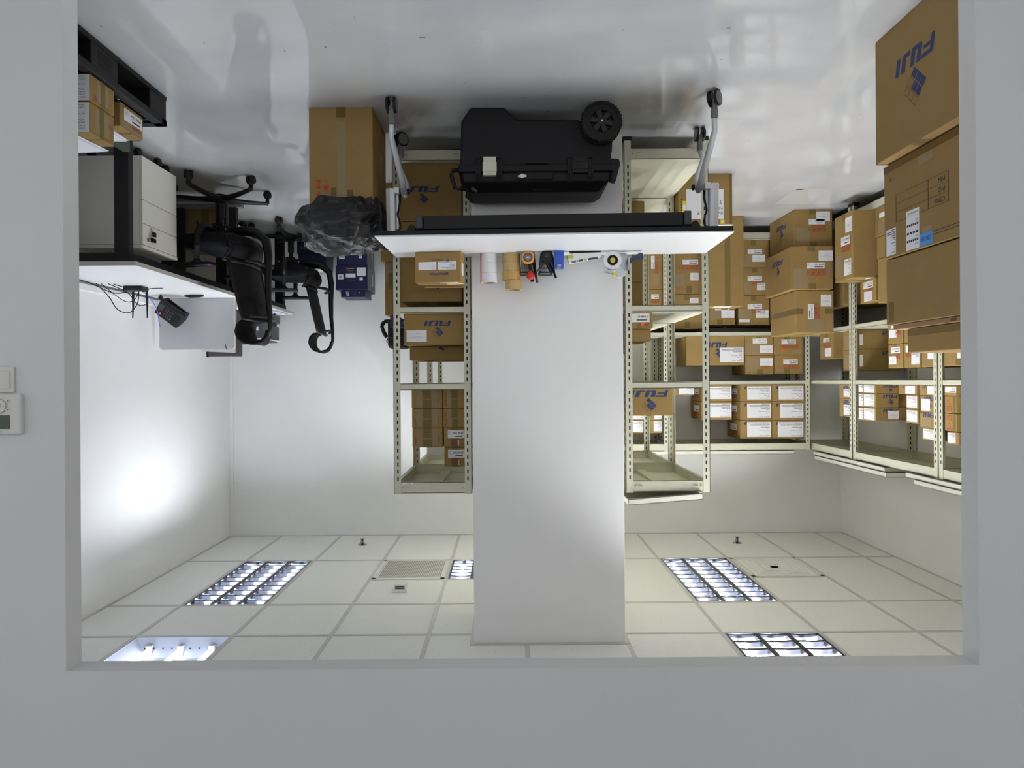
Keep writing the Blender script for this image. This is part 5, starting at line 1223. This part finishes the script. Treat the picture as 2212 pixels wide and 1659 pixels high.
MB().box(qx0, qx1, qy0, qy1, DZ + .022, DZ + .10, DGREY).build('base', r, bevel=.006)
MB().box(qx0 + .01, qx1, qy0, qy1, DZ + .13, DZ + .265, DGREY).build('body', r, bevel=.006)
MB().box(qx0 + .03, qx1, qy0 + .01, qy1 - .01, DZ + .09, DZ + .14, BLACK).build('paper_slot', r)
m = MB(); m.box(qx0 + .05, qx0 + .12, qy0 - .004, qy0, DZ + .15, DZ + .205, MGREY); m.box(qx0 + .055, qx0 + .09, qy0 - .006, qy0 - .003, DZ + .16, DZ + .19, PEDG); m.build('control_panel', r)
MB().box(qx0 - .012, qx1 - .05, qy0 + .0, qy1, DZ + .267, DZ + .272, PAPER).build('paper', r)
MB().prism([(qx0 + .02, qy0 + .02, DZ + .273), (qx1, qy0 + .02, DZ + .273), (qx1, qy0 + .02, DZ + .30), (qx0 + .02, qy0 + .02, DZ + .285)], (0, .4, 0), DGREY).build('lid', r)
for (xx, yy) in ((qx0 + .05, qy0 + .05), (qx1 - .05, qy0 + .05), (qx0 + .05, qy1 - .05), (qx1 - .05, qy1 - .05)): MB().box(xx - .02, xx + .02, yy - .02, yy + .02, DZ + .001, DZ + .023, BLACK).build('foot', r)

# ------------------------------------------------------------------ mesh office chairs
def chair(label):
    r = thing('office_chair', (0, 0, 0), label, 'office chair', 'black mesh office chairs', local=True)
    # five-star base
    hb = MB().lathe([(.045, .085), (.05, .095), (.048, .135), (.035, .15)], BLACK, n=20).build('base_hub', r)
    for k in range(5):
        a = math.radians(72 * k + 61); c_, s_ = math.cos(a), math.sin(a)
        R = Matrix.Rotation(a, 4, 'Z')
        m = MB()
        m.grid(lambda u, v: (.03 + .305 * u, (.032 - .012 * u) * math.cos(2 * math.pi * v), .115 - .022 * u * u + (.021 - .009 * u) * math.sin(2 * math.pi * v)), 8, 11, BLACK, R)
        m.tube([(.33, 0, .10), (.34, 0, .085), (.34, 0, .05)], [.016, .016, .012], BLACK, n=8, M=R)
        lg = m.build('base_leg', r, smooth=True)
        m = MB(); R2 = Matrix.Translation((.34 * c_, .34 * s_, .03)) @ Matrix.Rotation(a + 1.1 + k * .9, 4, 'Z')
        for s in (-1, 1): m.lathe([(0, s * .028), (.02, s * .027), (.029, s * .022), (.030, s * .012), (.026, s * .006)], BLACK, axis='x', n=24, M=R2)
        m.box(-.008, .008, -.012, .012, .0, .034, DGREY, R2); m.build('caster', lg)
    MB().lathe([(.027, .14), (.027, .25), (.019, .25), (.019, .33)], BLACK, n=18).build('gas_lift', r)
    m = MB(); m.box(-.10, .12, -.08, .08, .325, .375, BLACK); m.box(-.04, .04, -.05, .05, .30, .33, BLACK); m.tube([(.04, -.08, .35), (.05, -.2, .345), (.03, -.26, .33)], .006, BLACK, n=6); m.tube([(-.03, -.08, .345), (-.02, -.16, .33)], .006, BLACK, n=6)
    m.lathe([(.012, 0), (.012, .035), (.0, .037)], STEEL, (.05, -.06, .318), n=10)
    for xx in (-.08, 0, .09): m.lathe([(.008, 0), (.008, -.006), (0, -.007)], STEEL, (xx, -.08, .352), axis='y', n=10)
    m.build('tilt_mechanism', r, bevel=.004)
    # seat: moulded pan and upholstered cushion
    def seat(u, v):
        x = -.24 + .49 * u; y = -.255 + .51 * v
        k = abs(2 * v - 1); zz = .455 + .018 * k ** 3 - .035 * max(0, (u - .75) / .25) ** 2 + .02 * max(0, (.2 - u) / .2) ** 2
        return (x, y, zz)
    m = MB()
    def ring(u, v):
        t = u * 2 * math.pi; sx = abs(math.cos(t)) ** .45 * (1 if math.cos(t) > 0 else -1); sy = abs(math.sin(t)) ** .45 * (1 if math.sin(t) > 0 else -1)
        rad = (0.0, .62, .9, 1.0, 1.0, .92, .6, 0)[min(7, int(round(v * 7)))]; zz = (.388, .388, .395, .425, .455, .485, .492, .487)[min(7, int(round(v * 7)))]
        x = .01 + .25 * sx * rad; y = .255 * sy * rad
        zz += .015 * (y / .25) ** 2 - (.03 * max(0, (x - .12) / .13) ** 2) + (.012 * max(0, (-x - .1) / .14))
        return (x, y, zz)
    m.grid(ring, 40, 8, FABRIC, wrap=True); m.build('seat', r, smooth=True)
    m = MB(); m.grid(lambda u, v: (.0 + .20 * math.cos(2 * math.pi * u) * (1 - .5 * v), .20 * math.sin(2 * math.pi * u) * (1 - .5 * v), .40 - .04 * v), 24, 3, BLACK, wrap=True); m.build('seat_pan', r, smooth=True)
    # arms
    for s in (-1, 1):
        m = MB(); m.tube([(.0, s * .08, .36), (.0, s * .20, .355), (.0, s * .275, .375), (.005, s * .29, .43), (.01, s * .29, .50)], [.02, .02, .024, .025, .026], BLACK, n=10, flat=.8)
        m.tube([(.01, s * .29, .49), (.012, s * .29, .61)], [.021, .017], DGREY, n=10); m.tube([(.012, s * .29, .60), (.012, s * .29, .622)], [.02, .04], BLACK, n=10)
        ar = m.build('arm_post', r, smooth=True)
        MB().box(-.11, .15, s * .29 - .045, s * .29 + .045, .622, .648, BLACK).build('arm_pad', ar, bevel=.012)
    # back frame: curves up from under the seat behind the back
    B = lambda t: (-.255 - .055 * t - .012 * math.sin(t * 5), .50 + .52 * t)
    m = MB()
    m.tube([(-.06, 0, .355), (-.18, 0, .352), (-.28, 0, .37), (-.345, 0, .43), (-.362, 0, .54), (-.358, 0, .70), (-.36, 0, .85), (-.372, 0, .98), (-.372, 0, 1.06), (-.358, 0, 1.12)], [.03, .034, .034, .03, .026, .022, .019, .016, .014, .012], BLACK, n=12, flat=1.5)
    m.tube([(-.36, 0, .62), (-.33, .12, .60), (-.28, .19, .60)], [.018, .014, .012], BLACK, n=8); m.tube([(-.36, 0, .62), (-.33, -.12, .60), (-.28, -.19, .60)], [.018, .014, .012], BLACK, n=8)
    m.tube([(-.37, 0, .97), (-.33, .13, .985), (-.315, .19, .985)], .010, BLACK, n=8); m.tube([(-.37, 0, .97), (-.33, -.13, .985), (-.315, -.19, .985)], .010, BLACK, n=8)
    m.build('back_frame', r, smooth=True)
    W = lambda t: .225 - .03 * t
    crv = lambda y, t: .045 * (y / .22) ** 2
    m = MB()
    pts = []
    for k in range(9): t = k / 8; pts.append((-.225 - .085 * t + .045, -W(t), .60 + .40 * t))
    for k in range(1, 9): y = -W(1) + 2 * W(1) * k / 8; pts.append((-.31 + crv(y, 1), y, 1.0 + .012 * (1 - (y / W(1)) ** 2)))
    for k in range(1, 9): t = 1 - k / 8; pts.append((-.225 - .085 * t + .045, W(t), .60 + .40 * t))
    for k in range(1, 8): y = W(0) - 2 * W(0) * k / 8; pts.append((-.225 + crv(y, 0), y, .60))
    pts.append(pts[0])
    m.tube(pts, .013, BLACK, n=8); bk = m.build('backrest_rim', r, smooth=True)
    m = MB()
    m.grid(lambda u, v: (-.225 - .085 * v + crv((2 * u - 1) * W(v), v), (2 * u - 1) * W(v), .60 + .40 * v), 14, 10, MESHM); m.build('mesh_panel', r, smooth=True, solid=.004)
    m = MB()                                       # separate curved lumbar section
    m.grid(lambda u, v: (-.235 + .075 * (2 * u - 1) ** 2 - .045 * math.sin(math.pi * v) * 1 + .02 * v, (2 * u - 1) * .225, .425 + .165 * v), 14, 8, MESHM); m.build('lumbar_panel', r, smooth=True, solid=.01)
    m = MB(); L = []
    for k in range(9): u = k / 8; L.append((-.235 + .075 * (2 * u - 1) ** 2, (2 * u - 1) * .225, .425))
    L2 = [(-.215 + .075 * (2 * k / 8 - 1) ** 2, (2 * k / 8 - 1) * .225, .59) for k in range(9)]
    side = [(-.235 + .075 - .045 * math.sin(math.pi * k / 6) + .02 * k / 6, .225, .425 + .165 * k / 6) for k in range(1, 6)]
    m.tube(L + side + L2[::-1] + [(p[0], -p[1], p[2]) for p in side[::-1]] + [L[0]], .011, BLACK, n=8); m.build('lumbar_rim', r, smooth=True)
    m = MB()                                       # headrest: curls over from the spine to a pad in front
    HP = [(-.362, 1.075, .03), (-.358, 1.12, .035), (-.335, 1.158, .06), (-.295, 1.172, .10), (-.25, 1.162, .125), (-.222, 1.128, .135), (-.214, 1.085, .138), (-.222, 1.04, .13), (-.245, 1.012, .115), (-.268, 1.008, .10)]
    def hd(u, v):
        f = v * (len(HP) - 1); i = min(int(f), len(HP) - 2); t = f - i
        x, z, w_ = [HP[i][q] * (1 - t) + HP[i + 1][q] * t for q in range(3)]
        y = (2 * u - 1) * w_; return (x + .035 * (2 * u - 1) ** 2 * min(1, v * 1.6), y, z)
    m.grid(hd, 13, 28, MESHM)
    m.build('headrest', r, smooth=True, solid=.02)
    return r
ch = chair('black mesh office chair pulled up to the white desk beside the drawer pedestal')
ch.location = (2.07, 5.085, 0); ch.rotation_euler = (0, 0, math.radians(8))
c2 = copy_tree(ch); c2['label'] = 'black mesh office chair at the rear desk, near the navy boxes'
c2.location = (1.985, 6.45, 0); c2.rotation_euler = (0, 0, math.radians(-7))

# ------------------------------------------------------------------ cardboard box with a bin bag
ob = carton(.70, 1.037, 3.69, 4.09, 0, .588, 'upright brown cardboard box with red handling marks, a black bin bag spread over its top', [('btape', 'F', .42, .93 - .93, .15, .09), ('patch', 'F', .42, .12, .14, .80), ('btape', 'F', .575, .72, .085, .28), ('btape', 'F', .31, .74, .1, .26),
    ('frag', 'F', .82, .655, .15, .17, INKRB), ('ink', 'N', .05, .02, .3, .05, INKR), ('patch', 'N', .3, .3, .2, .2)], 'big cartons on the floor', m=CARD2, flip=False)
mb = MB(); fs = faces_of(.70, 1.037, 3.69, 4.09, 0, .588); g = sub_(fs['F'], .68, .665, .10, .09)
poly(mb, g, [(0, .45), (1, .45), (.8, .75), (.5, .9), (.2, .75)][::-1][::-1], INKRB); decal(mb, g, .46, 0 + .45, .07, .55, INKRB); decal(mb, g, .46, -.1, .06, .56, INKRB)
for k in range(4): decal(mb, g, .1 + k * .22, -.05 - .08 * (k % 2), .06, .08, INKRB)
mb.build('handling_marks', ob, org=ORG[ob.name])
def bagf(u, v):
    a = 2 * math.pi * u
    prof = [(1.03, .475), (1.10, .515), (1.18, .56), (1.17, .61), (1.06, .655), (.90, .675), (.70, .69), (.45, .70), (.2, .705), (0.0, .70)]
    f = v * (len(prof) - 1); i = min(int(f), len(prof) - 2); t = f - i
    rad = prof[i][0] * (1 - t) + prof[i + 1][0] * t; zz = prof[i][1] * (1 - t) + prof[i + 1][1] * t
    c_, s_ = math.cos(a), math.sin(a)
    sx = abs(c_) ** .6 * (1 if c_ > 0 else -1); sy = abs(s_) ** .6 * (1 if s_ > 0 else -1)
    hx_ = .205 if c_ > 0 else .17
    x = .872 + hx_ * sx * rad; y = 3.895 + .235 * sy * rad
    p = Vector((x * 6, y * 6, zz * 6)); k = min(1, (1 - v) * 4)
    n1 = 1 - abs(noise.noise(p)) * 2; n2 = noise.noise(p * 2.7 + Vector((4, 1, 2))); n3 = 1 - abs(noise.noise(p * 1.7 + Vector((9, 3, 5)))) * 2
    vd = noise.voronoi(p * 1.6)[0]; vr = vd[1] - vd[0]
    d = .014 * n1 + .016 * n2 + .020 * n3 - .028 * max(0, .35 - vr)
    if v > .45: zz += d * 1.2 + .028 * noise.noise(p * .8 + Vector((2, 7, 1)))
    x += sx * d * .9 * k; y += sy * d * .8 * k
    if v < .3:
        zz += (.045 * noise.noise(Vector((a * 1.6, 3.1, 0))) + .02 * noise.noise(Vector((a * 5, 1, 0)))) * (1 - v / .3)
        if c_ > .3 and s_ < 0: zz += .05 * c_ * (1 - v / .3)
    return (x, y, zz)
mb = MB(); mb.grid(bagf, 84, 30, BAG, wrap=True)
o = mb.build('bin_bag', org=(.872, 3.895, .59), smooth=False); tag(o, 'crumpled black bin bag lying over the top of the tall cardboard box', 'bin bag')
o2 = o.modifiers.new('solid', 'SOLIDIFY'); o2.thickness = .002

# ------------------------------------------------------------------ navy paper cartons near the back wall
def navy(x0, x1, y0, y1, z0, z1, label, decs, rz=0): return carton(x0, x1, y0, y1, z0, z1, label, decs, 'navy paper cartons near the back wall', m=NAVY, seam=False, name='navy_box', rz=rz, flip=False)
DN = [('bar', 'F', .76, .37, .17, .2), ('white', 'F', .06, .1 + .0, .28, .34), ('white', 'F', .38, .34, .3, .16), ('white', 'F', .15, .5, .1, .12), ('ink', 'F', .42, .12, .24, .03, ORPL), ('ink', 'F', .42, .62, .2, .03, GOLD), ('ink', 'F', .45, .22, .18, .02, MGREY), ('ink', 'F', .45, .27, .14, .02, MGREY)]
na = navy(1.305, 1.59, 6.56, 6.92, 0, .352, 'navy paper carton with white barcode patches on the floor, mostly behind the bin bag', [('bar', 'F', .74, .62, .18, .22), ('bar', 'F', .17, .62, .1, .2), ('patch', 'N', .3, .3, .1, .4)])
nb_ = navy(1.30, 1.60, 6.555, 6.92, .354, .585, 'navy paper carton with white label patches, second in the stack by the back wall', DN)
nc = navy(1.325, 1.555, 6.57, 6.86, .587, .652, 'small navy carton with white letters PA, topmost of the stack by the back wall', [('text', 'F', .67, .15, .12, .7, 'PA', PAPER, .01), ('text', 'F', .38, .2, .08, .6, 'A4', BLUE), ('ink', 'F', .26, .3, .03, .5, GOLD), ('ink', 'F', .2, .25, .05, .2, ORPL)])
for b in (na, nb_): 
    fs = faces_of(*((1.305, 1.59, 6.56, 6.92, 0, .352) if b is na else (1.30, 1.60, 6.555, 6.92, .354, .585)))
    q = MB(); decal(q, fs['N'], .003, .01, .994, .98, NAVYS, .0005); decal(q, fs['N'], .3, .25, .06, .5, PEDG, .001); q.build('grey_side', b, org=ORG[b.name])
nd = navy(1.74, 2.03, 6.79, 7.065, 0, .20, 'navy paper carton on the floor behind the second chair base, lower one', [('bar', 'F', .6, .35, .16, .32), ('text', 'F', .5, .62, .4, .16, 'PAPER', INKG), ('ink', 'F', .1, .5, .3, .03, MGREY)])
ne = navy(1.75, 2.02, 6.795, 7.065, .202, .345, 'navy paper carton behind the second chair, upper one wrapped at the top', [('ink', 'F', .5, .1, .01, .7, MGREY), ('ink', 'T', .1, .1, .8, .8, PEDG)])
for b, q_ in ((nd, (1.74, 2.03, 6.79, 7.065, 0, .20)), (ne, (1.75, 2.02, 6.795, 7.065, .202, .345))):
    q = MB(); decal(q, faces_of(*q_)['N'], .003, .01, .994, .98, NAVYS, .0005); q.build('grey_side', b, org=ORG[b.name])

# ------------------------------------------------------------------ shoulder bag on the carton
r = thing('shoulder_bag', (.83, 5.36, .967), 'black shoulder bag with a strap and steel clip standing behind the rack post', 'bag')
MB().box(.735, .905, 5.30, 5.40, .968, 1.20, BLACKM).build('body', r, bevel=.03)
MB().box(.745, .895, 5.29, 5.31, .98, 1.12, BLACKM).build('front_pocket', r, bevel=.012)
m = MB(); P = [(.90, 5.35, .985), (.935, 5.35, .99), (.955, 5.35, 1.02), (.945, 5.35, 1.06), (.918, 5.35, 1.11)]
for i in range(4): 
    a, b = Vector(P[i]), Vector(P[i + 1]); m.tube([tuple(a), tuple(b)], .015, BLACKM, n=6)
m.build('strap', r)
MB().tube([(.916, 5.35, 1.112), (.912, 5.35, 1.125), (.918, 5.35, 1.14), (.908, 5.35, 1.15)], .005, STEEL, n=6).build('clip', r)

# ------------------------------------------------------------------ plastic pallet with cartons at the opening edge
qx0, qx1, qy0, qy1 = 1.715, 2.78, 2.46, 3.545
r = thing('plastic_pallet', ((qx0 + qx1) / 2, (qy0 + qy1) / 2, 0), 'black plastic pallet on the floor at the opening edge, carrying small cartons', 'pallet')
m = MB()
m.box(qx0, qx1, qy0, qy0 + .05, .12, .15, BLACK); m.box(qx0, qx1, qy1 - .05, qy1, .12, .15, BLACK); m.box(qx0, qx0 + .05, qy0, qy1, .12, .15, BLACK); m.box(qx1 - .05, qx1, qy0, qy1, .12, .15, BLACK)
k = qx0 + .09
while k < qx1 - .05: m.box(k, k + .03, qy0 + .04, qy1 - .04, .125, .148, BLACK); k += .075
k = qy0 + .09
while k < qy1 - .05: m.box(qx0 + .04, qx1 - .04, k, k + .022, .122, .145, BLACK); k += .09
m.build('deck', r, bevel=.002)
for xx in (qx0 + .002, (qx0 + qx1) / 2 - .07, qx1 - .142):
    for yy in (qy0 + .002, (qy0 + qy1) / 2 - .10, qy1 - .162):
        b_w = .2 if abs(yy - ((qy0 + qy1) / 2 - .10)) < .01 else .16
        m = MB(); m.box(xx, xx + .14, yy, yy + b_w, .022, .12, BLACK)
        o = m.build('block', r, bevel=.004)
        if xx < qx0 + .01 and b_w == .2:
            n = MB()
            for j in range(6): n.box(xx - .002, xx, yy + .05, yy + .15, .04 + j * .011, .044 + j * .011, BLACKM)
            n.build('moulded_ribs', o)
m = MB(); m.box(qx0, qx0 + .14, qy0, qy1, 0, .022, BLACK); m.box(qx1 - .14, qx1, qy0, qy1, 0, .022, BLACK); m.box((qx0 + qx1) / 2 - .07, (qx0 + qx1) / 2 + .07, qy0, qy1, 0, .022, BLACK); m.build('runner', r, bevel=.003)
G = 'small cartons on the black pallet'
PT = .1515
carton(1.735, 2.05, 2.925, 3.105, PT, .265, 'small taped carton with a printed sheet marked C/NO. 1-2, lower one on the pallet', [('lines', 'F', .01, .02, .985, .96, ('ORIGIN : JAPAN', 'C/NO. 1-2', '', 'Ref : 09', '', 'VIETNAM', 'HAI PHONG', 'DONG HAI', 'DINH VU : C')[::-1]), ('patch', 'N', .25, .1, .5, .85), ('tape', 'N', .4, 0, .2, 1), ('text', 'N', .75, .1, .14, .25, 'FUJI', INKR)], G)
carton(1.74, 2.05, 2.93, 3.11, .267, .397, 'small taped carton with a printed sheet marked C/NO. 2-2, upper one on the pallet', [('lines', 'F', .01, .02, .985, .96, ('ORIGIN : JAPAN', 'C/NO. 2-2', '', 'Ref : 09', '', 'VIETNAM', 'HAI PHONG', 'DONG HAI', 'DINH VU : C')[::-1]), ('patch', 'N', .2, .1, .6, .8), ('tape', 'N', .42, 0, .2, 1), ('text', 'N', .12, .5, .16, .2, 'FUJI', INKR)], G)
carton(1.77, 1.99, 3.215, 3.415, PT, .265, 'small carton numbered JP068 5314 at the back corner of the pallet', [('no', 'N', .06, .36, .78, .5, 'JP068 5314'), ('patch', 'N', .05, .05, .9, .28), ('sym', 'N', .1, .2, .4, .18, 3), ('note', 'F', .3, .1, .5, .7)], G)
for (x0, x1, y0, y1, z, l, a) in ((1.80, 2.10, 2.93, 3.17, .399, 'white paper sheet lying on the upper carton of the pallet pair', .1), (1.83, 2.08, 3.15, 3.40, .2665, 'white paper sheet lying on the carton JP068 5314', -.05)):
    m = MB(); m.box(x0, x1, y0, y1, z, z + .0012, PAPER); m.box(x0 + .012, x1 - .004, y0 + .01, y1 + .006, z + .0014, z + .003, PAPERB); m.box(x0 + .02, x1, y0 + .016, y1 - .01, z + .0032, z + .0042, PAPER)
    o = m.build('paper_sheet', org=((x0 + x1) / 2, (y0 + y1) / 2, z), rz=a); tag(o, l, 'paper', 'papers on the pallet cartons')
